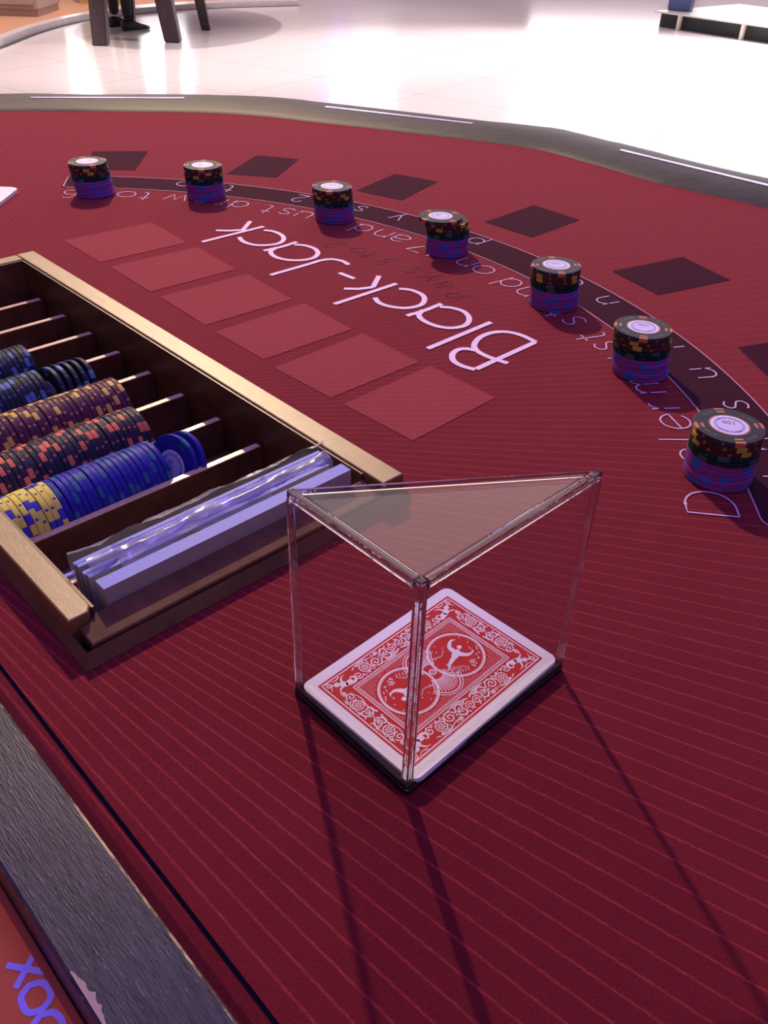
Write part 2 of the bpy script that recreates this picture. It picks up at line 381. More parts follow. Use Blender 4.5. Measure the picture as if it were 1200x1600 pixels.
# ---- stroke lettering on circles, tops of the letters towards the dealer
X = 0.69
G = {
 'D': [[(0, 0), (0, 1), (0.28, 1)] + arc(0.28, 0.5, 0.52, 0.5, 90, -90, 14) + [(0, 0)]],
 'e': [arc(0.33, 0.345, 0.33, 0.345, 8, 318, 18) , [(0.01, 0.30), (0.655, 0.40)]],
 'a': [[(0.06, 0.58)] + arc(0.30, 0.47, 0.26, 0.22, 120, 0, 8) + [(0.56, 0.0)], [(0.56, 0.40)] + arc(0.28, 0.20, 0.27, 0.20, 80, 300, 14) + [(0.56, 0.12)]],
 'l': [[(0, 0), (0, 1)]],
 'r': [[(0, 0), (0, X)], [(0, 0.40)] + arc(0.24, 0.42, 0.24, 0.27, 180, 80, 8)],
 'm': [[(0, 0), (0, X)], [(0, 0.42)] + arc(0.22, 0.44, 0.22, 0.25, 180, 0, 10) + [(0.44, 0)], [(0.44, 0.42)] + arc(0.66, 0.44, 0.22, 0.25, 180, 0, 10) + [(0.88, 0)]],
 'n': [[(0, 0), (0, X)], [(0, 0.40)] + arc(0.27, 0.42, 0.27, 0.27, 180, 0, 12) + [(0.54, 0)]],
 'u': [[(0, X), (0, 0.27)] + arc(0.27, 0.27, 0.27, 0.27, 180, 360, 12) + [(0.54, X)], [(0.54, 0.3), (0.54, 0)]],
 's': [smooth_line([(0.44, 0.60), (0.26, 0.69), (0.08, 0.60), (0.10, 0.44), (0.26, 0.35), (0.42, 0.25), (0.42, 0.09), (0.24, 0.0), (0.03, 0.09)], 4)],
 't': [[(0.17, 0.95), (0.17, 0.14)] + arc(0.32, 0.14, 0.15, 0.14, 180, 290, 8), [(0, X), (0.38, X)]],
 'd': [[(0.60, 1.0), (0.60, 0)], arc(0.31, 0.345, 0.30, 0.345, 20, 340, 18)],
 'o': [arc(0.34, 0.345, 0.34, 0.345, 0, 360, 22)],
 '1': [[(0.0, 0.78), (0.20, 1.0), (0.20, 0)]],
 '7': [[(0, 1), (0.58, 1), (0.20, 0)]],
 'w': [[(0, X), (0.22, 0), (0.43, X*0.9), (0.64, 0), (0.86, X)]],
 '6': [smooth_line([(0.50, 0.92), (0.34, 1.0), (0.12, 0.82), (0.02, 0.45), (0.06, 0.14), (0.28, 0.0), (0.52, 0.10), (0.56, 0.32), (0.40, 0.55), (0.20, 0.55), (0.04, 0.36)], 4)],
 'I': [[(0, 0), (0, 1)]],
 'c': [arc(0.32, 0.345, 0.32, 0.345, 50, 310, 16)],
 'P': [[(0, 0), (0, 1), (0.28, 1)] + arc(0.28, 0.74, 0.26, 0.26, 90, -90, 10) + [(0, 0.48)]],
 'p': [[(0, -0.30), (0, X)], arc(0.30, 0.345, 0.30, 0.345, 160, -160, 18)],
 'y': [[(0, X), (0.27, 0.02)], [(0.54, X), (0.16, -0.30)]],
 '2': [smooth_line([(0.04, 0.80), (0.14, 0.96), (0.34, 1.0), (0.52, 0.86), (0.48, 0.62), (0.22, 0.30), (0.02, 0.02)], 4) + [(0.58, 0.0)]],
 '3': [smooth_line([(0.04, 0.88), (0.26, 1.0), (0.48, 0.84), (0.42, 0.62), (0.22, 0.54), (0.46, 0.44), (0.54, 0.22), (0.34, 0.0), (0.04, 0.10)], 4)],
}
def glyph(bm, ch, ang, rbase, cap, w, z, slant=0.0):
    strokes = G[ch]; xs = [p[0] for s in strokes for p in s]; mid = (min(xs)+max(xs))/2
    for s in strokes:
        pts = []
        for p in s:
            px, py = (p[0]-mid)*cap + slant*p[1]*cap, p[1]*cap
            r = rbase - py; an = ang + math.degrees(px/(rbase-0.35*cap))
            pts.append(pr(r, an))
        ribbon(bm, pts, w, z)
for ch, an in (('D', -5.0), ('e', -1.8), ('a', 0.7), ('l', 2.9), ('e', 5.5), ('r', 7.9), ('m', 11.4), ('u', 15.4), ('s', 18.5), ('t', 20.5), ('s', 24.0), ('t', 26.0), ('a', 28.7), ('n', 31.5),
               ('d', 34.1), ('o', 38.3), ('n', 40.9), ('1', 44.6), ('7', 47.0), ('a', 50.6), ('n', 53.1), ('d', 55.9), ('m', 60.4), ('u', 64.2), ('s', 66.6), ('t', 69.0), ('d', 72.9), ('r', 75.4), ('a', 77.9),
               ('w', 81.2), ('t', 85.1), ('o', 87.6), ('1', 91.6), ('6', 94.4)):
    bm = bmesh.new(); glyph(bm, ch, an, 0.4935, 0.0272, 0.00115, 0.0005); finish(bm, 'rules_letter', M_thin_ink, felt)
for ch, an in (('I', -1.5), ('n', 2.4), ('s', 7.6), ('u', 12.5), ('r', 17.3), ('a', 22.0), ('n', 26.8), ('c', 31.3), ('e', 36.0), ('p', 44.7), ('a', 50.0), ('y', 55.2), ('s', 60.0), ('2', 67.7), ('t', 76.6), ('o', 82.3), ('1', 91.0)):
    bm = bmesh.new(); glyph(bm, ch, an, 0.5405, 0.0235, 0.00115, 0.0006); finish(bm, 'band_letter', M_thin_ink, felt)
for ch, an in (('P', 34.2), ('a', 37.2), ('y', 39.9), ('s', 42.6), ('3', 46.6), ('t', 49.6), ('o', 51.4), ('2', 55.0)):
    bm = bmesh.new(); glyph(bm, ch, an, 0.440, 0.0205, 0.0009, 0.0004, 0.15); finish(bm, 'faded_letter', M_ghost, felt)
BIG = [([(0.1068, 0.5791), (0.0603, 0.5327)], 0), ([(0.1075, 0.5792), (0.0981, 0.5903), (0.0877, 0.5953), (0.0767, 0.5934), (0.0672, 0.5848), (0.0617, 0.572), (0.0629, 0.5616), (0.0707, 0.552), (0.0833, 0.543)], 1), ([(0.0629, 0.5616), (0.0559, 0.5641), (0.0493, 0.5621), (0.045, 0.5544), (0.0452, 0.5444), (0.0505, 0.537), (0.0596, 0.5316)], 1), ([(0.0771, 0.6121), (0.0274, 0.5622)], 0), ([(0.0388, 0.6385), (0.0487, 0.6368), (0.0577, 0.6298), (0.0607, 0.6169), (0.0569, 0.6049), (0.0464, 0.5991), (0.0355, 0.6015), (0.026, 0.6101), (0.022, 0.6206), (0.0257, 0.6314)], 1), ([(0.0404, 0.6448), (0.0257, 0.6296), (0.0126, 0.6192)], 2), ([(0.0063, 0.6732), (0.016, 0.6713), (0.0248, 0.6625), (0.0269, 0.6514), (0.023, 0.6401), (0.0115, 0.6338), (-0.0014, 0.6363), (-0.0094, 0.6428), (-0.0131, 0.6528)], 1), ([(0.0042, 0.6841), (-0.0447, 0.637)], 0), ([(-0.0108, 0.7003), (-0.0152, 0.6745)], 0), ([(-0.0388, 0.6693), (-0.0272, 0.6695), (-0.0152, 0.6745)], 0), ([(-0.045, 0.7044), (-0.0313, 0.6919)], 0), ([(-0.0378, 0.7239), (-0.0439, 0.7323), (-0.054, 0.7362), (-0.0636, 0.7317), (-0.0713, 0.7239), (-0.1024, 0.6939)], 1), ([(-0.0887, 0.7779), (-0.1011, 0.7638), (-0.1158, 0.7519)], 2), ([(-0.0901, 0.7704), (-0.0797, 0.7688), (-0.0702, 0.7604), (-0.0669, 0.7483), (-0.071, 0.7366), (-0.0818, 0.7308), (-0.0945, 0.7316), (-0.1046, 0.7386), (-0.1093, 0.7504), (-0.1052, 0.7613)], 1), ([(-0.1229, 0.8074), (-0.1135, 0.8046), (-0.1048, 0.7954), (-0.1014, 0.7832), (-0.105, 0.772), (-0.116, 0.7662), (-0.1278, 0.7667), (-0.1377, 0.7744), (-0.1432, 0.7858)], 1), ([(-0.1247, 0.8185), (-0.1745, 0.7699)], 0), ([(-0.1396, 0.8329), (-0.143, 0.804)], 0), ([(-0.1677, 0.8024), (-0.1557, 0.8027), (-0.1433, 0.8063)], 0)]
for ids in ((0, 1, 2), (3,), (4, 5), (6,), (7, 8, 9), (10,), (11,), (12, 13), (14,), (15, 16, 17)):
    bm = bmesh.new()
    for i in ids:
        st_, k = BIG[i]; ribbon(bm, smooth_line(st_, 8) if k else st_, 0.0044, 0.0005+0.00002*(i % 5))
    finish(bm, 'title_letter', M_white_ink, felt)
# ---- armrest around the players' side
M_rail = NT('grey_stained_wood')
v, x, y, z = M_rail.coords(); f = M_rail.noise(v, 30, 6, 0.7, (1, 6, 1))
M_rail.set(Base_Color=M_rail.ramp(f, [(0.3, c4(0.024, 0.021, 0.026)), (0.7, c4(0.060, 0.052, 0.058))]), Roughness=0.55, Specular_IOR_Level=0.16); M_rail.bump(f, 0.15, 0.0005); M_rail = M_rail.m
bm = bmesh.new()
prof = [(-0.01, -0.001), (0.02, 0.0016), (0.10, 0.0040), (0.30, 0.0070), (0.5, 0.0080), (0.7, 0.0072), (0.88, 0.0045), (0.97, 0.0), (1.0, -0.008), (1.0, -0.06)]
rows = []
for i in range(len(FE)):
    p = Vector(FE[i]); 
    a_ = math.atan2(p.y-CY, p.x-CX)
    # matching point on the outer outline, by angle
    best = min(RA, key=lambda q: abs((math.atan2(q[1]-CY, q[0]-CX)-a_+PI) % (2*PI)-PI))
    rq = math.hypot(best[0]-CX, best[1]-CY); q = Vector((CX+rq*math.cos(a_), CY+rq*math.sin(a_)))
    rows.append([bm.verts.new((p.x+(q.x-p.x)*t, p.y+(q.y-p.y)*t, zz)) for t, zz in prof])
for A, B in zip(rows[:-1], rows[1:]):
    for i in range(len(prof)-1): bm.faces.new((A[i], A[i+1], B[i+1], B[i]))
arm = child(finish(bm, 'armrest', M_rail, None, True))
M_inlay = speckled('pale_inlay', (0.62, 0.56, 0.78), (0.78, 0.72, 0.92), 200, 0.25)
for a1, r1, a2, r2 in ((104.1, 0.9314, 90.8, 0.9353), (77.8, 0.9292, 64.1, 0.9233), (50.7, 0.9176, 38.0, 0.9176), (24.9, 0.9233, 11.2, 0.9292), (-1.8, 0.9353, -15.1, 0.9314)):
    p, q = Vector(pr(r1, a1)), Vector(pr(r2, a2)); t = (q-p).normalized(); nn = Vector((-t.y, t.x))*0.0036
    bm = bmesh.new(); m = (p+q)/2
    prism(bm, [(c.x, c.y) for c in (p-nn, q-nn, q+nn, p+nn)], 0.0, 0.0086, bev=0.0003)
    finish(bm, 'inlay_strip', M_inlay, arm)
# ---- dealer's rail with open grain
t = NT('dark_open_grain_wood'); v, x, y, z = t.coords()
g1 = t.noise(v, 60, 7, 0.75, (1, 9, 1)); g2 = t.noise(v, 230, 2, 0.6, (1, 7, 1))
col = t.ramp(g1, [(0.3, c4(0.016, 0.014, 0.026)), (0.72, c4(0.060, 0.052, 0.080))])
dk = t.ramp(g2, [(0.30, c4(1, 1, 1)), (0.36, c4(0, 0, 0))]); col = t.mix(dk, col, c4(0.004, 0.003, 0.008))
fl = t.ramp(g2, [(0.68, c4(0, 0, 0)), (0.73, c4(1, 1, 1))])
col = t.mix(fl, col, c4(0.16, 0.13, 0.14)); t.set(Base_Color=col, Roughness=0.42, Specular_IOR_Level=0.22); t.bump(g2, 0.5, 0.0004); M_dealer = t.m
t = NT('worn_edge_wood'); v, x, y, z = t.coords(); g1 = t.noise(v, 160, 5, 0.8, (0.3, 1, 1))
t.set(Base_Color=t.ramp(g1, [(0.48, c4(0.05, 0.04, 0.04)), (0.62, c4(0.52, 0.40, 0.20))]), Roughness=0.5); M_edge_glint = t.m  # golden highlight on the rail's inner chamfer painted into the wood colour
bm = bmesh.new()
sec = [(0.0500, -0.012), (0.0500, 0.0012), (0.0490, 0.0022), (0.0212, 0.0022), (0.0200, 0.0010), (0.0200, -0.060)]
A = [bm.verts.new((dl, n, zz)) for n, zz in sec]; B = [bm.verts.new((dr_, n, zz)) for n, zz in sec]
for i in range(len(sec)-1):
    f = bm.faces.new((A[i], B[i], B[i+1], A[i+1])); f.material_index = 1 if i == 1 else 0
dr_rail = child(finish(bm, 'dealer_rail', [M_dealer, M_edge_glint], None)); dr_rail.rotation_euler = (0, 0, TH)
# chipped strip along the outer edge of the dealer's rail
bm = bmesh.new(); rr = random.Random(3)
inner = []
for k in range(41):
    d0 = -0.1500+0.0015*k; w0 = (0.0022*math.exp(-((k-7)/5.0)**2)+0.0006)*rr.uniform(0.6, 1.15)
    inner.append((d0, 0.0211+w0))
lo = [bm.verts.new((p[0], 0.0211, 0.00232)) for p in inner]; hi = [bm.verts.new((p[0], p[1], 0.00232)) for p in inner]
for k in range(40): bm.faces.new((lo[k], lo[k+1], hi[k+1], hi[k]))
finish(bm, 'wear_mark', simple('bare_wood', (0.30, 0.21, 0.22), 0.8), dr_rail)
# ---- table body
M_apron = speckled('table_apron_wood', (0.05, 0.035, 0.04), (0.08, 0.06, 0.065), 10, 0.5)
bm = bmesh.new(); prism(bm, [(CX+(p[0]-CX)*0.95, CY+(p[1]-CY)*0.95) for p in RA] + [W2(dr_*0.9, 0.03), W2(dl*0.95, 0.03)], -0.17, -0.05)
child(finish(bm, 'apron', M_apron))
bm = bmesh.new(); prism(bm, [W2(-0.8, 0.2), W2(-0.25, 0.2), W2(-0.35, 0.62), W2(-0.7, 0.62)], -0.9, -0.17); child(finish(bm, 'pedestal', M_apron))

# ---- orange red panel with violet letters beside the dealer's rail
def tray_local(name, bm, mats, parent=None, smooth=False):
    o = finish(bm, name, mats, None, smooth); o.rotation_euler = (0, 0, TH); o.parent = parent; return o
sign = empty('red_sign_panel', (0, 0, 0), TH)
PZ = -0.030
bm = bmesh.new(); box(bm, -0.42, 0.02, -0.10, 0.0195, PZ-0.01, PZ, 0.0008)
finish(bm, 'panel', speckled('orange_red_plastic', (0.88, 0.185, 0.050), (0.95, 0.21, 0.060), 40, 0.5, Specular_IOR_Level=0.2), sign)
bm = bmesh.new()
zc = PZ+0.0004
k = 1.035
ribbon(bm, [(-0.1826, 0.0187), (-0.1752, 0.0080)], 0.0022, zc)
ribbon(bm, [(-0.1845, 0.0090), (-0.1736, 0.0175)], 0.0022, zc+0.00005)
O1 = [(-0.1730, 0.0118), (-0.1712, 0.0152), (-0.1672, 0.0161), (-0.1643, 0.0147), (-0.1634, 0.0112), (-0.1651, 0.0080), (-0.1683, 0.0075), (-0.1716, 0.0084), (-0.1730, 0.0118)]
ribbon(bm, smooth_line(O1, 6), 0.0022, zc)
disc(bm, O1[0][0], O1[0][1], 0.00108, zc+0.00015, 0, 16); disc(bm, O1[0][0]+0.0113, O1[0][1]-0.0015, 0.00108, zc+0.00015, 0, 16)
ribbon(bm, smooth_line([(p[0]+0.0113, p[1]-0.0015) for p in O1], 6), 0.0022, zc)
o = finish(bm, 'lettering', simple('violet_print', (0.55, 0.45, 1.0), 0.5), sign)
bm = bmesh.new(); box(bm, -0.42, 0.02, 0.0168, 0.0195, PZ, PZ+0.0012, 0.0003); finish(bm, 'raised_border', simple('dark_red_edge', (0.45, 0.06, 0.03), 0.5), sign)
tag(sign, 'orange red panel with violet letters below the dealer rail at bottom left', 'sign panel')

# ================================================================ CHIP TRAY (recessed in the cloth)
t = NT('golden_brown_wood'); v, x, y, z = t.coords()
g1 = t.noise(v, 130, 6, 0.7, (0.25, 1, 1)); g2 = t.noise(v, 1500, 2, 0.8)
t.set(Base_Color=t.ramp(g1, [(0.3, c4(0.15, 0.068, 0.024)), (0.7, c4(0.25, 0.125, 0.045))]), Roughness=0.42); t.b.inputs['Specular IOR Level'].default_value = 0.75; t.bump(g2, 0.5, 0.00016); M_rim = t.m
M_inner = speckled('dark_walnut', (0.075, 0.028, 0.014), (0.14, 0.058, 0.028), 60, 0.42, (0.3, 1, 1))
M_divtop = speckled('bare_divider_edge', (0.50, 0.33, 0.20), (0.66, 0.46, 0.28), 300, 0.35)  # paler than the divider sides below
tray = tag(empty('chip_tray', (0, 0, 0), TH), 'brown wooden dealer chip tray set into the red felt', 'chip tray')
ZT, ZN, ZF = 0.015, 0.0105, -0.034
def rim(bm, pts, zt, flare):
    """rail with a chamfered outer top and a foot that flares outwards to the cloth"""
    prism(bm, pts, -0.038, zt, bev=0.0007)
def part(name, f, mats): 
    bm = bmesh.new(); f(bm); return finish(bm, name, mats, tray)
part('side_rail', lambda b: prism(b, [(-0.7046, 0.2570), (-0.2635, 0.2570), (-0.2635, 0.2717), (-0.7046, 0.2717)], -0.038, ZT, bev=0.0008), M_rim)
part('side_rail', lambda b: prism(b, [(-0.7046, 0.0867), (-0.2763, 0.0867), (-0.2763, 0.0958), (-0.2800, 0.0985), (-0.7046, 0.0985)], -0.038, ZT, bev=0.0008), M_rim)
part('end_rail', lambda b: prism(b, [(-0.7046, 0.0985), (-0.6925, 0.0985), (-0.6925, 0.2570), (-0.7046, 0.2570)], -0.038, ZT-0.0003, bev=0.0008), M_rim)
part('end_rail', lambda b: prism(b, [(-0.2790, 0.0990), (-0.2750, 0.0962), (-0.2750, 0.0900), (-0.2635, 0.0900), (-0.2635, 0.2740), (-0.2620, 0.2740), (-0.2620, 0.0885), (-0.2635, 0.0885)][:4] + [(-0.2635, 0.2565), (-0.2790, 0.2565)], -0.038, ZN, bev=0.0008, tilt=(-0.2790, -0.14)), speckled('matte_walnut', (0.085, 0.036, 0.020), (0.13, 0.058, 0.032), 90, 0.7, (0.3, 1, 1), Specular_IOR_Level=0.15))  # bundles' shade put into this rail's darker wood and tilted top
# sloping foot moulding round the rim
bm = bmesh.new()
oi = [(-0.7046, 0.0867), (-0.2625, 0.0867), (-0.2625, 0.2717), (-0.7046, 0.2717)]
oo = [(-0.7080, 0.0833), (-0.2590, 0.0833), (-0.2590, 0.2750), (-0.7080, 0.2750)]
A = [bm.verts.new((*p, zt_)) for p, zt_ in zip(oi, (0.0105, 0.0070, 0.0070, 0.0105))]; B = [bm.verts.new((*p, 0.0004)) for p in oo]; A2 = [bm.verts.new((*p, -0.004)) for p in oi]
for i in range(4):
    j = (i+1) % 4; bm.faces.new((A[i], A[j], B[j], B[i])); bm.faces.new((B[i], B[j], A2[j], A2[i]))
finish(bm, 'foot_moulding', M_inner, tray)
part('tray_bottom', lambda b: box(b, -0.7046, -0.2635, 0.0867, 0.2717, ZF-0.006, ZF), M_inner)
def lining(b):
    box(b, -0.6925, -0.2790, 0.2556, 0.2569, ZF, ZT-0.0012); box(b, -0.6925, -0.2790, 0.0986, 0.0999, ZF, ZT-0.0012)
    box(b, -0.6924, -0.6912, 0.0999, 0.2556, ZF, ZT-0.0012)
part('lining', lining, M_inner)
for k in range(9):
    dd = -0.3277-0.042*k
    dv = part('divider', lambda b: box(b, dd-0.0021, dd+0.0021, 0.1000, 0.2540, ZF, -0.0098), M_inner)
    bm = bmesh.new(); box(bm, dd-0.0021, dd+0.0021, 0.1000, 0.2525, -0.0098, -0.0090, 0.0002); finish(bm, 'top_edge', M_divtop, dv)

# ================================================================ CHIPS
RC, TC = 0.0193, 0.0032
def chip_material(name, body, spot, face=None, rough=0.38, diamond=None):
    t = NT(name); v, x, y, z = t.coords()
    diamond = diamond or tuple(0.6*s+0.4*b for s, b in zip(spot, body))
    th = t.math('DIVIDE', t.math('ARCTAN2', y, x), PI/2)                 # four repeats round the rim
    fr = t.math('FRACT', t.math('ADD', th, 8.5)); d = t.math('ABSOLUTE', t.math('SUBTRACT', fr, 0.5))
    sq = t.math('LESS_THAN', d, 0.10)
    r = t.math('SQRT', t.math('ADD', t.math('MULTIPLY', x, x), t.math('MULTIPLY', y, y)))
    side = t.math('GREATER_THAN', r, RC*0.975)
    zz = t.math('ABSOLUTE', t.math('SUBTRACT', z, TC/2))
    dm = t.math('LESS_THAN', t.math('ADD', t.math('DIVIDE', t.math('ABSOLUTE', t.math('SUBTRACT', d, 0.31)), 0.034), t.math('DIVIDE', zz, TC*0.34)), 1.0)
    outer = t.math('GREATER_THAN', r, RC*0.90)
    ring2 = t.math('MULTIPLY', t.math('GREATER_THAN', r, RC*0.74), t.math('LESS_THAN', r, RC*0.82))
    topm = t.math('MULTIPLY', sq, t.math('MAXIMUM', outer, t.math('MULTIPLY', ring2, 1.0)))
    c = t.mix(t.math('MULTIPLY', side, dm), c4(*body), c4(*diamond))
    c = t.mix(t.math('MAXIMUM', topm, t.math('MULTIPLY', side, sq)), c, c4(*spot))
    n = t.noise(v, 500, 3, 0.6); t.set(Base_Color=c, Roughness=0.5, Specular_IOR_Level=0.10); t.bump(n, 0.15, 0.0002)
    return t.m
CH = {  # name: (material, words)
 'black': (chip_material('black_clay', (0.040, 0.040, 0.046), (0.50, 0.20, 0.10)), 'black chip with orange edge spots'),
 'brown': (chip_material('brown_clay', (0.070, 0.024, 0.022), (0.46, 0.36, 0.06)), 'brown chip with yellow edge spots'),
 'green': (chip_material('dark_green_clay', (0.008, 0.030, 0.028), (0.050, 0.10, 0.12)), 'dark green chip with grey edge spots'),
 'purple': (chip_material('purple_clay', (0.24, 0.050, 0.30), (0.040, 0.14, 0.52)), 'purple chip with blue edge spots'),
 'maroon': (chip_material('maroon_clay', (0.095, 0.026, 0.055), (0.60, 0.42, 0.09)), 'maroon chip with yellow edge spots'),
 'navy': (chip_material('navy_clay', (0.020, 0.024, 0.040), (0.09, 0.17, 0.34)), 'navy chip with light blue edge spots'),
 'charcoal': (chip_material('charcoal_clay', (0.030, 0.026, 0.044), (0.62, 0.16, 0.09)), 'charcoal chip with coral edge spots'),
 'blue': (chip_material('royal_blue_clay', (0.022, 0.020, 0.26), (0.030, 0.10, 0.22), diamond=(0.028, 0.04, 0.25)), 'royal blue chip with teal edge spots'),
 'yellow': (chip_material('yellow_clay', (0.68, 0.60, 0.10), (0.055, 0.045, 0.36), diamond=(0.05, 0.04, 0.30)), 'yellow chip with blue edge spots'),
}
def chip_mesh(mat):
    bm = bmesh.new(); n = 64; bv = 0.00045
    prof = [(RC-bv*1.2, 0), (RC-bv*0.3, bv*0.35), (RC, bv), (RC, TC-bv), (RC-bv*0.3, TC-bv*0.35), (RC-bv*1.2, TC)]
    rings = [[bm.verts.new((r*math.cos(2*PI*i/n), r*math.sin(2*PI*i/n), zz)) for i in range(n)] for r, zz in prof]
    for a, b in zip(rings[:-1], rings[1:]):
        for i in range(n): bm.faces.new((a[i], a[(i+1) % n], b[(i+1) % n], b[i]))
    bm.faces.new(rings[0][::-1]); bm.faces.new(rings[-1])
    bmesh.ops.recalc_face_normals(bm, faces=bm.faces)
    me = bpy.data.meshes.new('poker_chip'); bm.to_mesh(me); bm.free(); me.materials.append(mat)
    return me
CM = {k: chip_mesh(v[0]) for k, v in CH.items()}
def new_chip(kind, mw, label, group):
    o = bpy.data.objects.new('poker_chip', CM[kind]); COL.objects.link(o); o.matrix_world = mw
    return tag(o, label, 'poker chip', group)
M_lab = [simple('chip_label_ring', (0.40, 0.13, 0.08), 0.5), simple('chip_label_white', (0.66, 0.62, 0.78), 0.5), simple('chip_label_lilac', (0.34, 0.33, 0.66), 0.5), simple('chip_label_centre', (0.56, 0.52, 0.76), 0.5)]
M_num = simple('chip_numeral_ink', (0.06, 0.045, 0.09), 0.5)
M_rimtext = simple('chip_rim_text', (0.23, 0.15, 0.14), 0.5)
def label_mesh(ring=True):
    bm = bmesh.new()
    if ring: disc(bm, 0, 0, 0.0112, 0.0, 0, 40)
    disc(bm, 0, 0, 0.0103, 0.00004, 1, 40); disc(bm, 0, 0, 0.0086, 0.00008, 2, 40); disc(bm, 0, 0, 0.0068, 0.00012, 3, 40)
    me = bpy.data.meshes.new('chip_label'); bm.to_mesh(me); bm.free()
    for m in M_lab: me.materials.append(m)
    return me
LM = label_mesh(); LM_plain = label_mesh(False)
def text_mesh(body, size, ox=0, oy=0, rot=0, mat=None, circle=None):
    """flat letters; circle=(radius, centre angle, direction) bends them round a ring"""
    bm = bmesh.new()
    def add(ch, mtx):
        cu = bpy.data.curves.new('txt', 'FONT'); cu.body = ch; cu.size = size; cu.align_x = 'CENTER'; cu.align_y = 'CENTER'; cu.resolution_u = 2
        ob = bpy.data.objects.new('txt', cu); me = bpy.data.meshes.new_from_object(ob)
        me.transform(mtx); bm.from_mesh(me); bpy.data.meshes.remove(me); bpy.data.objects.remove(ob); bpy.data.curves.remove(cu)
    if circle is None:
        add(body, Matrix.Translation((ox, oy, 0)) @ Matrix.Rotation(rot, 4, 'Z'))
    else:
        R_, ca, step = circle; n = len(body)
        for i, ch in enumerate(body):
            if ch == ' ': continue
            a_ = ca + (i-(n-1)/2)*step
            add(ch, Matrix.Rotation(a_, 4, 'Z') @ Matrix.Translation((0, R_, 0)) @ Matrix.Rotation(0 if step < 0 else PI, 4, 'Z'))
    me = bpy.data.meshes.new('numeral'); bm.to_mesh(me); bm.free(); me.materials.append(mat)
    return me
NUM100 = text_mesh('100', 0.0052, 0, -0.0028, 0, M_num)
NUM500 = text_mesh('500', 0.0058, 0, -0.0020, 0, M_num)
ARC1 = text_mesh('* MONTE CARLO *', 0.0017, mat=M_num, circle=(0.0077, 0, -0.16))
ARC2 = text_mesh('POKER CLUB', 0.0019, mat=M_num, circle=(0.0077, PI, 0.19))
RIMT = [text_mesh('$100', 0.0026, mat=M_rimtext, circle=(0.0153, PI/4+PI/2*k, -0.125)) for k in range(4)]
ARC1_ = ARC1
def child_mesh(name, me, parent, z, rz=0, label=None, flip=False):
    o = bpy.data.objects.new(name, me); COL.objects.link(o); o.parent = parent; o.location = (0, 0, z); o.rotation_euler = (PI if flip else 0, 0, rz)
    if label: o['label'] = label
    return o
def add_label(chip, num, rz, rim=True, small=True, flip=False, ring=True):
    z = -0.00005 if flip else TC+0.00005; s = -1 if flip else 1
    lb = child_mesh('chip_label', LM if ring else LM_plain, chip, z, rz, 'white round centre label', flip)
    lz = 0.00018
    child_mesh('numeral', num, lb, lz, 0)
    if small:
        child_mesh('lettering', ARC1, lb, lz, 0); child_mesh('lettering', ARC2, lb, lz, 0)
    if rim:
        for m in RIMT: child_mesh('lettering', m, chip, z+0.00002, rz)
STK = [((-0.3113, 0.9050), (-0.3150, 0.9058)), ((-0.1964, 0.9067), (-0.1972, 0.9057)), ((-0.0581, 0.8495), (-0.0607, 0.8459)), ((0.0490, 0.7660), (0.0486, 0.7655)),
       ((0.1307, 0.6519), (0.1280, 0.6515)), ((0.1744, 0.5382), (0.1705, 0.5387)), ((0.1903, 0.4102), (0.1892, 0.4108))]
SN = ['leftmost stack', 'second stack from the left', 'third stack from the left', 'fourth stack from the left', 'fifth stack from the left', 'second stack from the right', 'rightmost stack nearest the clear box']
ORD = ['bottom chip', 'second chip up', 'third chip up', 'fourth chip up', 'fifth chip up', 'sixth chip up', 'seventh chip up', 'eighth chip up', 'ninth chip up', 'top chip']
COLS = ['purple']*5 + ['green']*2 + ['brown']*2 + ['black']
OW = {'purple': 'purple chip', 'green': 'dark green chip', 'brown': 'brown chip', 'black': 'black chip with white label'}
rc = random.Random(11)
for si, (b, tp) in enumerate(STK):
    for k, kind in enumerate(COLS):
        f = k/9.0
        x = b[0]+(tp[0]-b[0])*f+rc.uniform(-0.0003, 0.0003); y = b[1]+(tp[1]-b[1])*f+rc.uniform(-0.0003, 0.0003)
        if si == 3 and kind in ('brown',): x -= 0.0012
        if si == 3 and kind == 'black': x -= 0.0072; y -= 0.0005
        rz = rc.uniform(0, 2*PI)
        if k == 9: rz = {6: math.radians(2), 5: math.radians(-12), 4: math.radians(5)}.get(si, rz)
        if si == 6 and kind == 'brown': rz = math.radians(-83 if k == 8 else -73)
        mw = Matrix.Translation((x, y, 0.0006+k*0.00321)) @ Matrix.Rotation(rz, 4, 'Z')
        c = new_chip(kind, mw, '%s, %s in the %s' % (OW[kind], ORD[k], SN[si]), 'stacked chips along the printed arc')
        if k == 9:
            add_label(c, NUM100, PI-0.25 if si == 6 else PI-0.1, rim=si >= 4, small=si >= 4)
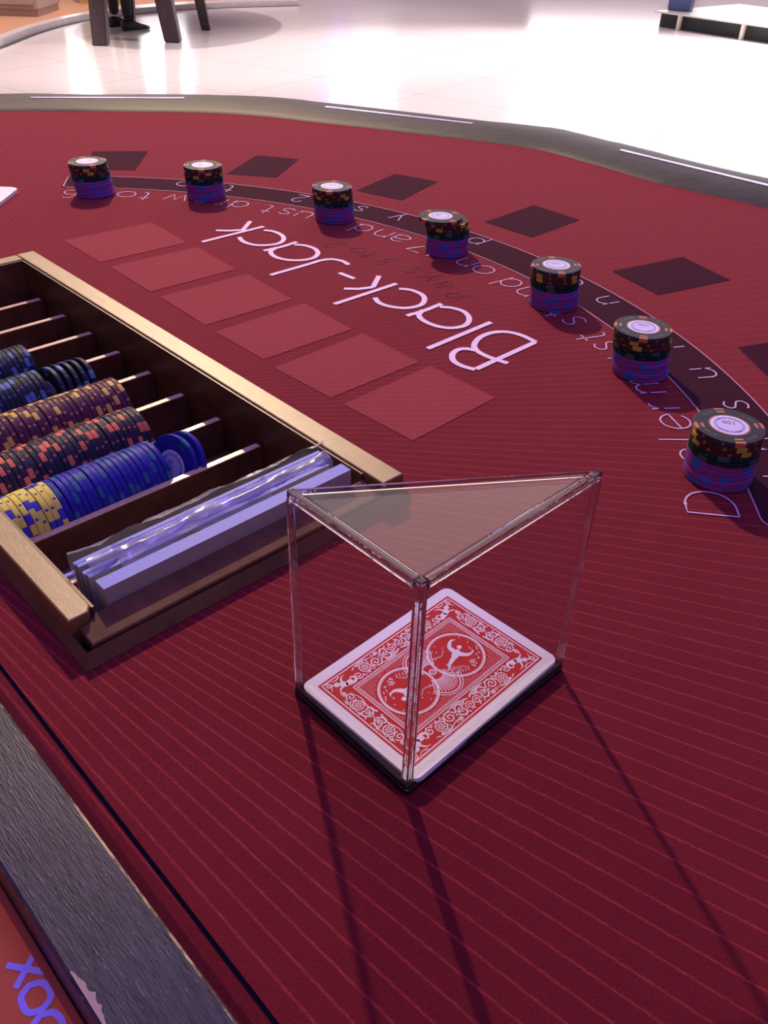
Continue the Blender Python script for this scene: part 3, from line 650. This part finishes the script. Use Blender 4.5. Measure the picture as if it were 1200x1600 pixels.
# rows standing on edge in the tray, axes across the tray
def NTH(n):
    s = {1: 'first', 2: 'second', 3: 'third', 4: 'fourth', 5: 'fifth', 6: 'sixth', 7: 'seventh', 8: 'eighth', 9: 'ninth', 10: 'tenth', 11: 'eleventh', 12: 'twelfth', 13: 'thirteenth', 14: 'fourteenth', 15: 'fifteenth', 16: 'sixteenth', 17: 'seventeenth', 18: 'eighteenth', 19: 'nineteenth', 20: 'twentieth', 30: 'thirtieth'}
    if n in s: return s[n]
    return ('twenty ' if n < 30 else 'thirty ') + s[n % 10]
trayM = Matrix.Rotation(TH, 4, 'Z')
ZC = -0.0140
def standing(kind, d, n, spin, tilt, label, group, yaw=0.0, dz=0.0):
    # chip axis (local z) along +n, tilted back by 'tilt'
    m = trayM @ Matrix.Translation((d, n, ZC+dz)) @ Matrix.Rotation(yaw, 4, 'Z') @ Matrix.Rotation(-PI/2 + tilt, 4, 'X') @ Matrix.Rotation(spin, 4, 'Z') @ Matrix.Translation((0, 0, -TC/2))
    return new_chip(kind, m, label, group)
ROWS = [(0, [('yellow', 9), ('blue', 19)], 'nearest row in the tray', 0.1012),
        (1, [('charcoal', 32)], 'row of charcoal chips in the tray', 0.1012),
        (2, [('maroon', 35)], 'row of maroon chips in the tray', 0.1012),
        (3, [('navy', 25)], 'nearer of the two navy rows', 0.1012),
        (4, [('navy', 28)], 'farther of the two navy rows', 0.1012),
        (5, [('navy', 24)], 'farthest row in the tray', 0.1012)]
for ri, kinds, rn, n0 in ROWS:
    dc = -0.3907-0.042*ri; i = 0
    for kind, cnt in kinds:
        for q in range(cnt):
            nn = n0+TC/2+i*0.00335
            standing(kind, dc+rc.uniform(-0.0003, 0.0003), nn, rc.uniform(0, 2*PI), math.radians(rc.uniform(-1, 1)+2),
                     '%s chip, %s from the left rim, %s' % (kind if kind != 'blue' else 'royal blue', NTH(i+1), rn), 'chips standing in the tray')
            i += 1
c = standing('blue', -0.3890, 0.2050, 0.4, math.radians(-16), 'royal blue chip showing its lilac 500 label, leaning beside the blue row', 'loose chips leaning in the tray', yaw=math.radians(12), dz=0.0)
add_label(c, NUM500, math.radians(60), rim=False, flip=True, ring=False)
standing('blue', -0.3880, 0.2110, 1.4, math.radians(-18), 'royal blue chip leaning behind the chip with the 500 label', 'loose chips leaning in the tray', yaw=math.radians(6))
for k in range(5):
    c = standing('navy', -0.5157, 0.1905+0.0052*k, rc.uniform(0, 6), math.radians(-6-1.2*k), 'loose navy chip, %s right of the gap in its row' % NTH(k+1), 'loose chips leaning in the tray', yaw=math.radians(4))
    if k == 0: add_label(c, NUM500, 1.0, rim=False, flip=True, ring=False)

# ================================================================ WHITE CARD BUNDLES IN THE NEAR COMPARTMENT
M_violet_lit = speckled('lavender_white_card', (0.135, 0.165, 0.52), (0.155, 0.185, 0.56), 12, 0.6)  # white card; violet light from above is put into this colour
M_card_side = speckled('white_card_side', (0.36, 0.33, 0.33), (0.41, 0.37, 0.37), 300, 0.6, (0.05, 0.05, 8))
def bundle(d0, d1, n0, n1, zt, label, lean=0.0, n=5):
    t = empty('card_bundle', (0, 0, 0), TH); dc = (d0+d1)/2
    th = (d1-d0)/n
    for k in range(n):
        bm = bmesh.new(); box(bm, d0+k*th+0.00003, d0+(k+1)*th-0.00003, n0+0.0006*(k % 2), n1-0.0005*((k*7) % 3), ZF+0.0003, zt-0.0002*((k*3) % 2), 0.0001)
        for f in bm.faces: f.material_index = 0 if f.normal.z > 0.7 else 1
        finish(bm, 'card_slab', [M_violet_lit, M_card_side], t)
    if lean: t.rotation_euler = (0, 0, TH+lean)
    return tag(t, label, 'card bundle', 'white card bundles in the near compartment')
bundle(-0.2880, -0.2800, 0.1060, 0.2490, 0.0190, 'thick white card bundle against the near rail of the wooden tray', n=1)
bundle(-0.2985, -0.2925, 0.1050, 0.2450, 0.0180, 'white card bundle in the middle under crumpled clear film', n=2)
bundle(-0.3060, -0.3010, 0.1045, 0.2480, 0.0190, 'white card bundle farthest from the near rail under clear film', n=2)
t = NT('clear_wrap_film')
tr = t.n('ShaderNodeBsdfTransparent'); tr.inputs[0].default_value = (0.90, 0.88, 0.98, 1)
gl = t.n('ShaderNodeBsdfGlossy'); gl.inputs['Roughness'].default_value = 0.22; gl.inputs[0].default_value = (1, 1, 1, 1)
df = t.n('ShaderNodeBsdfDiffuse'); df.inputs[0].default_value = (0.46, 0.45, 0.60, 1)
fre = t.schlick(0.06)
m1 = t.n('ShaderNodeMixShader'); m1.inputs[0].default_value = 0.40; t.t.links.new(tr.outputs[0], m1.inputs[1]); t.t.links.new(df.outputs[0], m1.inputs[2])
m2 = t.n('ShaderNodeMixShader'); t.t.links.new(fre, m2.inputs[0]); t.t.links.new(m1.outputs[0], m2.inputs[1]); t.t.links.new(gl.outputs[0], m2.inputs[2])
t.t.links.new(m2.outputs[0], t.out.inputs[0]); M_film = t.m
def film(name, n0, n1, prof, seed, label, amp=0.0022, loc=None):
    """crumpled sheet: prof = list of (d, z) across, run along n"""
    r = random.Random(seed); bm = bmesh.new(); N = 64; rows = []
    ph = [r.uniform(0, 6.28) for _ in range(8)]
    for i in range(N+1):
        s = i/N; nn = n0+(n1-n0)*s; row = []
        for j, (d, z) in enumerate(prof):
            e = j/(len(prof)-1)
            w = math.sin(s*9+ph[j % 3])*0.6+math.sin(s*27+ph[(j+3) % 8])*0.3+r.uniform(-0.15, 0.15)+1.4*max(0, abs(s-0.5)*2-0.8)/0.2
            row.append(bm.verts.new((d+w*amp*0.45, nn+r.uniform(-0.0006, 0.0006), z+abs(w)*amp*(0.4+e))))
        rows.append(row)
    for a, b in zip(rows[:-1], rows[1:]):
        for j in range(len(prof)-1): bm.faces.new((a[j], a[j+1], b[j+1], b[j]))
    o = finish(bm, name, M_film, None, True); o.rotation_euler = (0, 0, TH)
    return tag(o, label, 'plastic film', 'clear wrapping film on the card bundles')
film('plastic_film', 0.1080, 0.2480, [(-0.2945, 0.012), (-0.2950, 0.0165), (-0.2975, 0.0185), (-0.3005, 0.0185), (-0.3025, 0.0170)], 4, 'crumpled clear film along the top of the middle card bundle')
film('plastic_film', 0.1045, 0.2560, [(-0.3105, 0.004), (-0.3115, 0.0120), (-0.3120, 0.0180), (-0.3090, 0.0190)], 9, 'tall clear film edge standing behind the farthest card bundle', 0.0018)
film('plastic_film', 0.1200, 0.2050, [(-0.2915, 0.0155), (-0.2935, 0.0190), (-0.2965, 0.0200), (-0.2990, 0.0210)], 14, 'torn curl of clear film between the front and middle bundles', 0.0026)
bm = bmesh.new(); box(bm, -0.3325, -0.3296, 0.1005, 0.190, -0.0088, -0.0072, 0.0005)
o = finish(bm, 'white_stick', M_violet_lit); o.rotation_euler = (0, 0, TH); tag(o, 'thin lavender white strip lying on the divider behind the bundles', 'strip')

# ================================================================ WHITE PLAQUE AT LEFT
bm = bmesh.new(); prism(bm, rounded_rect(-0.4790, -0.3910, 0.8430, 0.9066, 0.008), 0.0004, 0.0040, bev=0.0006)
o = finish(bm, 'white_plaque', speckled('white_plastic', (0.86, 0.84, 0.82), (0.92, 0.90, 0.88), 30, 0.3)); tag(o, 'white rounded plaque on the felt at the left edge of the photo', 'plaque')

# ================================================================ CLEAR CARD BOX WITH TRIANGULAR TOP
def acrylic_sheet():
    t = NT('clear_acrylic_sheet')
    tr = t.n('ShaderNodeBsdfTransparent'); tr.inputs[0].default_value = (0.965, 0.955, 0.965, 1)
    gl = t.n('ShaderNodeBsdfGlossy'); gl.inputs['Roughness'].default_value = 0.02
    df = t.n('ShaderNodeBsdfDiffuse'); df.inputs[0].default_value = (0.8, 0.7, 0.75, 1)
    fr = t.schlick(0.042)
    ms = t.n('ShaderNodeMixShader'); ms.inputs[0].default_value = 0.012
    t.t.links.new(tr.outputs[0], ms.inputs[1]); t.t.links.new(df.outputs[0], ms.inputs[2])
    mx = t.n('ShaderNodeMixShader'); t.t.links.new(fr, mx.inputs[0]); t.t.links.new(ms.outputs[0], mx.inputs[1]); t.t.links.new(gl.outputs[0], mx.inputs[2])
    t.t.links.new(mx.outputs[0], t.out.inputs[0]); return t.m
M_acr = acrylic_sheet()
t = NT('polished_acrylic_edge'); v, x, y, z = t.coords(); nz = t.noise(v, 160, 3, 0.6)
t.set(Base_Color=c4(0.80, 0.76, 0.82), Roughness=0.06); t.b.inputs['Transmission Weight'].default_value = 1.0; t.b.inputs['IOR'].default_value = 1.49
t.bump(nz, 0.25, 0.0006); M_aedge = t.m
M_black = simple('gloss_black_acrylic', (0.006, 0.006, 0.010), 0.12)
F = Vector((0.0117, 0.18908)); A_ = Vector((-0.03414, 0.23528)); B_ = Vector((0.0779, 0.25382))
BA = math.atan2((B_-F).y, (B_-F).x)             # local x along the long wall, local y along the short wall
LB, LA, HB, TW = (B_-F).length, (A_-F).length, 0.1020, 0.0032
cb = tag(empty('clear_card_box', (F.x, F.y, 0), BA), 'clear acrylic discard box with triangular top and black base', 'card box')
def bpart(name, fn, mat, sm=False):
    bm = bmesh.new(); fn(bm); return finish(bm, name, mat, cb, sm)
bpart('base', lambda b: prism(b, rounded_rect(-0.0006, LB+0.0006, -0.0006, LA+0.0006, 0.0015, 3), 0.0003, 0.0030, bev=0.0005), M_black)
def sheet(b, x0, x1, y0, y1, z0, z1): box(b, x0, x1, y0, y1, z0, z1)
e = 0.0035
bpart('long_wall', lambda b: sheet(b, e, LB-0.0012, 0.0002, TW-0.0002, 0.0032, HB-e), M_acr)
bpart('short_wall', lambda b: sheet(b, 0.0002, TW-0.0002, e, LA-0.0012, 0.0032, HB-e), M_acr)
bpart('top_plate', lambda b: prism(b, [(e, e), (LB-0.006, e), (e, LA-0.006)], HB-0.0024, HB-0.0002), M_acr)
for nm, a0 in (('long', (e, LB-0.0005, 0.0, TW)), ('short', (0.0, TW, e, LA-0.0005))):
    bpart('edge_bar', lambda b: box(b, *a0, HB-e, HB, 0.0005), M_aedge)
bpart('edge_bar', lambda b: box(b, 0, e, 0, e, 0.0031, HB, 0.0007), M_aedge)
bpart('edge_bar', lambda b: box(b, LB-0.0012, LB, 0.0, TW, 0.0031, HB-e, 0.0004), M_aedge)
bpart('edge_bar', lambda b: box(b, 0.0, TW, LA-0.0012, LA, 0.0031, HB-e, 0.0004), M_aedge)
bpart('edge_bar', lambda b: prism(b, [(LB-0.0012, 0.0012), (0.0012, LA-0.0012), (0.0004, LA-0.0004), (0.0012, LA+0.0002), (LB+0.0002, 0.0012), (LB-0.0004, 0.0004)][:5], HB-0.0022, HB, bev=0.0003), M_aedge)
# black gloss gasket at the foot of the two walls, carrying the glue line
bpart('foot_strip', lambda b: (box(b, 0.0, LB, 0.0, TW, 0.0030, 0.0048, 0.0004), box(b, 0.0, TW, TW, LA, 0.0030, 0.0048, 0.0004)), simple('dark_glue_line', (0.02, 0.02, 0.03), 0.08))

# ================================================================ PLAYING CARDS
CL, CWD = 0.0889, 0.0635
CC, CTH = (0.02241, 0.24492), 0.80556
M_cardw = simple('white_card_stock', (0.72, 0.70, 0.80), 0.5, Specular_IOR_Level=0.2)
M_cardred = speckled('red_card_print', (0.44, 0.012, 0.016), (0.50, 0.016, 0.020), 800, 0.6, Specular_IOR_Level=0.12)
M_cardline = simple('white_line_print', (0.72, 0.66, 0.76), 0.5, Specular_IOR_Level=0.2)
NC = 9; TCARD = 0.00028
bm = bmesh.new(); prism(bm, rounded_rect(-CL/2, CL/2, -CWD/2, CWD/2, 0.0036, 6), 0, TCARD*0.93)
card_me = bpy.data.meshes.new('playing_card'); bmesh.ops.recalc_face_normals(bm, faces=bm.faces); bm.to_mesh(card_me); bm.free(); card_me.materials.append(M_cardw)
rq = random.Random(5); cards = []
for k in range(NC):
    o = bpy.data.objects.new('playing_card', card_me); COL.objects.link(o)
    j = 0 if k == NC-1 else 1
    o.location = (CC[0]+j*rq.uniform(-0.0004, 0.0004), CC[1]+j*rq.uniform(-0.0004, 0.0004), 0.0032+k*TCARD); o.rotation_euler = (0, 0, CTH+j*rq.uniform(-0.006, 0.006))
    tag(o, 'playing card in the clear box, %s from the bottom of the pile' % NTH(k+1), 'playing card', 'playing cards in the clear box'); cards.append(o)
cards[-1]['label'] = 'top playing card showing its red ornate back in the clear box'
# ornate generic back: local x along the card, local y across
bm = bmesh.new(); Zr, Zw = TCARD+0.00003, TCARD+0.00006
HX, HY = 0.0397, 0.0270
bm.faces.new([bm.verts.new((x, y, Zr)) for x, y in ((-HX, -HY), (HX, -HY), (HX, HY), (-HX, HY))]).material_index = 0
def wl(pts, w=0.00028, closed=False, dz=0.0):
    w *= 1.5
    pts = [tuple(p)[:2] for p in pts]
    if closed: pts = pts+[pts[0], pts[1]]
    ribbon(bm, pts, w, Zw+dz, 1)
def rect_line(hx, hy, w):
    for a, b in (((-hx, -hy), (hx, -hy)), ((hx, -hy), (hx, hy)), ((hx, hy), (-hx, hy)), ((-hx, hy), (-hx, -hy))): wl([a, b], w)
rect_line(HX-0.0012, HY-0.0012, 0.00035)
IX, IY = 0.0295, 0.0168                           # inner field
for q, w in ((0, 0.0003), (0.0009, 0.0002), (0.0016, 0.0002)): rect_line(IX-q, IY-q, w)
def sym(fn):
    for sx in (1, -1):
        for sy in (1, -1): fn(lambda x, y: (x*sx, y*sy))
def spiral(T, x, y, r0, a0, turns, w=0.0003, grow=1):
    n = int(18*abs(turns)); wl([T(x+r0*(1-i/n*0.88)*math.cos(a0+2*PI*turns*i/n), y+r0*(1-i/n*0.88)*math.sin(a0+2*PI*turns*i/n)) for i in range(n+1)], w)
def rosette(T, x, y, r):
    p = T(x, y); wl([(p[0]+r*math.cos(2*PI*i/20), p[1]+r*math.sin(2*PI*i/20)) for i in range(21)], 0.00032)
    for i in range(8):
        a = 2*PI*i/8; disc(bm, p[0]+r*0.52*math.cos(a), p[1]+r*0.52*math.sin(a), r*0.26, Zw, 1, 8, r*0.13, a)
    disc(bm, p[0], p[1], r*0.16, Zw, 1, 8)
def heart(T, x, y, s, rot):
    pts = []
    for i in range(25):
        t_ = 2*PI*i/24; hx = 16*math.sin(t_)**3/17; hy = (13*math.cos(t_)-5*math.cos(2*t_)-2*math.cos(3*t_)-math.cos(4*t_))/17
        pts.append(T(x+s*(hx*math.cos(rot)-hy*math.sin(rot)), y+s*(hx*math.sin(rot)+hy*math.cos(rot))))
    wl(pts, 0.00042)
    for k in (-0.4, 0, 0.4):
        wl([T(x+s*(k*math.cos(rot)-0.35*math.sin(rot)*1), y+s*(k*math.sin(rot)+0.35*math.cos(rot))), T(x+s*(0.7*math.sin(rot)), y-s*0.7*math.cos(rot))], 0.00032)
def leafy(T, pts, w=0.0007, w1=0.0002):
    ribbon(bm, [T(*p) for p in smooth_line(pts, 5)], w*1.3, Zw+0.00001, 1, w1)
def blob(T, x, y, rx, ry, rot):
    p = T(x, y); q = T(x+math.cos(rot), y+math.sin(rot)); a = math.atan2(q[1]-p[1], q[0]-p[0]); disc(bm, p[0], p[1], rx*1.15, Zw+0.00002, 1, 12, ry*1.2, a)
def band(T):
    # along the long side
    rosette(T, 0.0185, 0.0215, 0.0024)
    heart(T, 0.0072, 0.0212, 0.0031, PI/2*1.0)
    spiral(T, 0.0128, 0.0207, 0.0030, 2.6, 1.8, 0.00036); spiral(T, 0.0019, 0.0222, 0.0022, 0.4, -1.7, 0.00032)
    spiral(T, 0.0235, 0.0200, 0.0021, 3.5, 1.6, 0.0003); spiral(T, 0.0040, 0.0188, 0.0013, 1.0, 1.5); spiral(T, 0.0102, 0.0240, 0.0012, 4.0, -1.4)
    leafy(T, [(0.0005, 0.0192), (0.005, 0.0177), (0.011, 0.0180), (0.016, 0.0190), (0.021, 0.0180)], 0.0006)
    leafy(T, [(0.0215, 0.0245), (0.017, 0.0250), (0.012, 0.0236), (0.009, 0.0250)], 0.0007)
    leafy(T, [(0.0148, 0.0185), (0.0162, 0.0215), (0.0150, 0.0240)], 0.0005)
    for k in range(9):
        x0 = 0.0015+0.0026*k; leafy(T, [(x0, 0.0247), (x0+0.0008, 0.0238), (x0+0.0019, 0.0243)], 0.0005, 0.0001); leafy(T, [(x0+0.0012, 0.0178), (x0+0.0018, 0.0187), (x0+0.0010, 0.0193)], 0.0005, 0.0001)
    for k in range(5):
        y0 = 0.0015+0.0028*k; leafy(T, [(0.0374, y0), (0.0366, y0+0.0008), (0.0372, y0+0.0018)], 0.0005, 0.0001)
    # along the short side
    rosette(T, 0.0345, 0.0085, 0.0023); heart(T, 0.0342, 0.0030, 0.0028, 0.0)
    spiral(T, 0.0338, 0.0136, 0.0024, 4.2, 1.7, 0.00034); spiral(T, 0.0366, 0.0122, 0.0012, 2.0, 1.4)
    leafy(T, [(0.0312, 0.0010), (0.0322, 0.0055), (0.0312, 0.0105), (0.0325, 0.0155)], 0.0006)
    leafy(T, [(0.0375, 0.0045), (0.0370, 0.0075), (0.0378, 0.0100)], 0.0005)
    # small curled figure of foliage in each corner
    blob(T, 0.0335, 0.0222, 0.0011, 0.0010, 0); blob(T, 0.0312, 0.0205, 0.0017, 0.0012, 0.7); blob(T, 0.0288, 0.0197, 0.0016, 0.0011, -0.2)
    leafy(T, [(0.0300, 0.0195), (0.0268, 0.0186), (0.0252, 0.0198), (0.0262, 0.0215), (0.0276, 0.0208)], 0.0013, 0.0003)
    leafy(T, [(0.0318, 0.0200), (0.0342, 0.0192), (0.0352, 0.0176)], 0.0008); leafy(T, [(0.0312, 0.0217), (0.0298, 0.0238), (0.0278, 0.0244)], 0.0008)
    leafy(T, [(0.0345, 0.0232), (0.0362, 0.0225), (0.0372, 0.0205)], 0.0005); spiral(T, 0.0366, 0.0240, 0.0015, 1.0, 1.5, 0.0003); spiral(T, 0.0350, 0.0165, 0.0012, 1.0, 1.6)
    leafy(T, [(0.0300, 0.0250), (0.0325, 0.0243), (0.0345, 0.0252)], 0.0005)
sym(band)
# dotted field, two medallions and fans
RM, MX = 0.0123, 0.0145
def inmed(x, y, k=1.09): return any((x-s*MX)**2+y*y < (RM*k)**2 for s in (1, -1))
yy = -IY+0.0026; row = 0
while yy < IY-0.0022:
    xx = -IX+0.0026+(row % 2)*0.00055
    while xx < IX-0.0022:
        if not inmed(xx, yy) and not (abs(xx) < 0.0085 and abs(yy) < 0.0165 and (xx/0.0085)**2+((abs(yy)-0.0052)/0.0088)**2 < 1):
            disc(bm, xx, yy, 0.00021, Zw, 1, 5)
        xx += 0.0011
    yy += 0.00095; row += 1
for s in (1, -1):
    wl([(s*MX+RM*math.cos(2*PI*i/48), RM*math.sin(2*PI*i/48)) for i in range(49)], 0.00050, dz=0.00002)
    wl([(s*MX+RM*0.945*math.cos(2*PI*i/48), RM*0.945*math.sin(2*PI*i/48)) for i in range(49)], 0.00018, dz=0.00002)
    # fan beside the crossing of the medallions
    for i in range(-6, 7):
        a = PI/2*s+i*0.155
        wl([(0.0042*math.cos(a), 0.0042*math.sin(a)), (0.0112*math.cos(a)*(0.72), 0.0120*math.sin(a))], 0.00030)
    wl([(0.0088*math.cos(PI/2*s+i*0.1)*0.98, 0.0132*math.sin(PI/2*s+i*0.1)) for i in range(-10, 11)], 0.00035)
    wl([(0.0100*math.cos(PI/2*s+i*0.1), 0.0142*math.sin(PI/2*s+i*0.1)) for i in range(-10, 11)], 0.00022)
    # plain bird with spread wings inside the medallion
    T = lambda x, y, s=s: (s*(MX+x*1.3), s*y*1.3)
    blob(T, 0.0, 0.0, 0.0030, 0.0013, 0.35); blob(T, 0.0034, 0.0014, 0.0010, 0.0009, 0)
    leafy(T, [(0.0006, 0.0008), (0.0010, 0.0036), (0.0034, 0.0052), (0.0050, 0.0046)], 0.0020, 0.0004); leafy(T, [(0.0010, -0.0006), (0.0030, -0.0028), (0.0056, -0.0030)], 0.0020, 0.0004)
    leafy(T, [(-0.0022, -0.0007), (-0.0048, -0.0016), (-0.0068, -0.0030)], 0.0016, 0.0005)
    for (x, y) in ((0.004, -0.006), (-0.004, 0.005), (-0.0065, 0.003), (-0.0025, 0.0072), (0.0072, 0.001), (0.001, -0.0075), (-0.001, 0.0050), (0.0068, 0.0045), (-0.0055, 0.0062)): disc(bm, *T(x, y), 0.0003, Zw, 1, 6)
    for k in range(26):
        hr = random.Random(k*7+3); aa = hr.uniform(-2.9, -0.2); rr_ = hr.uniform(0.0055, 0.0082); gx, gy = rr_*math.cos(aa), rr_*math.sin(aa)
        leafy(T, [(gx, gy), (gx+0.0004, gy+0.0010)], 0.00045, 0.0001)
    for k in range(7):
        x0 = -0.0080+0.0010*k; leafy(T, [(x0, -0.0050-0.0004*k), (x0+0.0008, -0.0038-0.0004*k)], 0.0003, 0.0001)
    leafy(T, [(-0.0085, -0.0012), (-0.006, -0.0036), (-0.003, -0.0044), (-0.001, -0.0066)], 0.0003, 0.0002); leafy(T, [(-0.0075, 0.004), (-0.004, 0.0028), (-0.0015, 0.0042)], 0.0003, 0.0002)
wl([(0.0013*math.cos(2*PI*i/16), 0.0013*math.sin(2*PI*i/16)) for i in range(17)], 0.0004, dz=0.00003); disc(bm, 0, 0, 0.0004, Zw+0.00004, 1, 8)
me = bpy.data.meshes.new('back_print'); bm.to_mesh(me); bm.free(); me.materials.append(M_cardred); me.materials.append(M_cardline)
bp = bpy.data.objects.new('back_print', me); COL.objects.link(bp); bp.parent = cards[-1]; bp['label'] = 'red and white ornate back print'

# ================================================================ PERSON BEHIND THE FAR TABLE (only a leg and shoe reach the picture)
per = empty('person', (-2.62, 9.12, -0.9), math.radians(45))
M_cloth = speckled('black_suit_cloth', (0.008, 0.008, 0.012), (0.014, 0.014, 0.020), 60, 0.9)
M_skin = simple('skin', (0.55, 0.33, 0.25), 0.5)
verts = [((0, 0, 0.92), 0.13), ((0, 0, 1.10), 0.115), ((0, 0, 1.32), 0.145), ((0, 0, 1.47), 0.06), ((0.01, 0, 1.56), 0.055), ((0.02, 0, 1.64), 0.085), ((0.015, 0, 1.72), 0.075),
         ((0, 0.10, 0.86), 0.085), ((0.02, 0.11, 0.48), 0.062), ((0, 0.12, 0.10), 0.048), ((0, -0.10, 0.86), 0.085), ((0.02, -0.11, 0.48), 0.062), ((0, -0.12, 0.10), 0.048),
         ((0, 0.19, 1.38), 0.055), ((0.0, 0.24, 1.10), 0.042), ((0.08, 0.23, 0.86), 0.032), ((0, -0.19, 1.38), 0.055), ((0.0, -0.24, 1.10), 0.042), ((0.08, -0.23, 0.86), 0.032)]
edges = [(0, 1), (1, 2), (2, 3), (3, 4), (4, 5), (5, 6), (0, 7), (7, 8), (8, 9), (0, 10), (10, 11), (11, 12), (2, 13), (13, 14), (14, 15), (2, 16), (16, 17), (17, 18)]
base = len(verts)
for s, w in ((1, 15), (-1, 18)):              # five short fingers per hand
    for f_ in range(5):
        i0 = len(verts); wy = s*0.23
        off = (f_-2)*0.018
        verts.append(((0.10+off*(1 if f_ else 1.4), wy, 0.79), 0.010)); verts.append(((0.115+off*(1 if f_ else 1.8), wy-s*0.008, 0.745-0.006*(2-abs(f_-2))), 0.008))
        edges += [(w, i0), (i0, i0+1)]
verts.append(((0.105, 0, 1.635), 0.012)); edges.append((5, len(verts)-1))      # nose
me = bpy.data.meshes.new('body'); me.from_pydata([v[0] for v in verts], edges, []); me.update()
body = bpy.data.objects.new('body', me); COL.objects.link(body); body.parent = per
sk = body.modifiers.new('skin', 'SKIN'); me.skin_vertices or None
for i, (p, r) in enumerate(verts):
    me.skin_vertices[0].data[i].radius = (r, r*0.85 if i < 3 else r); 
me.skin_vertices[0].data[0].use_root = True
body.modifiers.new('sub', 'SUBSURF').levels = 2; body.modifiers['sub'].render_levels = 2
t = NT('suit_cloth_and_skin'); v, x, y, z = t.coords()
head = t.math('GREATER_THAN', z, 1.50); hand = t.math('MULTIPLY', t.math('LESS_THAN', z, 0.85), t.math('GREATER_THAN', t.math('ABSOLUTE', y), 0.185))
t.set(Base_Color=t.mix(t.math('MAXIMUM', head, hand), c4(0.010, 0.010, 0.015), c4(0.55, 0.33, 0.25)), Roughness=0.7)
me.materials.append(t.m)
for s in (1, -1):
    bm = bmesh.new()
    sec = [(-0.06, 0.034, 0.09), (-0.02, 0.038, 0.10), (0.05, 0.038, 0.085), (0.12, 0.042, 0.055), (0.18, 0.036, 0.040), (0.215, 0.018, 0.028)]
    rings = []
    for x0, w, h in sec:
        rings.append([bm.verts.new((x0, w*math.cos(a*PI/5), max(0.0, h*0.5+h*0.5*math.sin(a*PI/5)))) for a in range(10)])
    for a, b in zip(rings[:-1], rings[1:]):
        for i in range(10): bm.faces.new((a[i], a[(i+1) % 10], b[(i+1) % 10], b[i]))
    bm.faces.new(rings[0][::-1]); bm.faces.new(rings[-1])
    sh = finish(bm, 'shoe', simple('black_shoe_leather', (0.01, 0.01, 0.015), 0.3), per, True); sh.location = (0, s*0.12, 0.001)
    sh.rotation_euler = (0, 0, 0)
bm = bmesh.new(); bmesh.ops.create_uvsphere(bm, u_segments=20, v_segments=12, radius=0.092)
for v_ in bm.verts: v_.co = Vector((v_.co.x*1.02-0.008, v_.co.y*0.92, v_.co.z*0.9 + 1.715)); 
bmesh.ops.delete(bm, geom=[v_ for v_ in bm.verts if v_.co.z < 1.69 and v_.co.x > 0.0], context='VERTS')
finish(bm, 'hair', simple('dark_hair', (0.02, 0.015, 0.012), 0.6), per, True)
for sy in (1, -1):
    bm = bmesh.new(); bmesh.ops.create_uvsphere(bm, u_segments=10, v_segments=8, radius=0.011)
    ey = finish(bm, 'eye', simple('eye_dark', (0.03, 0.02, 0.02), 0.2), per, True); ey.location = (0.092, sy*0.032, 1.665)
bm = bmesh.new(); box(bm, 0.085, 0.097, -0.022, 0.022, 1.593, 1.600, 0.002); finish(bm, 'mouth', simple('lip_colour', (0.40, 0.14, 0.12), 0.5), per)
tag(per, 'person in black trousers and black shoe standing behind the dark wooden table', 'person')
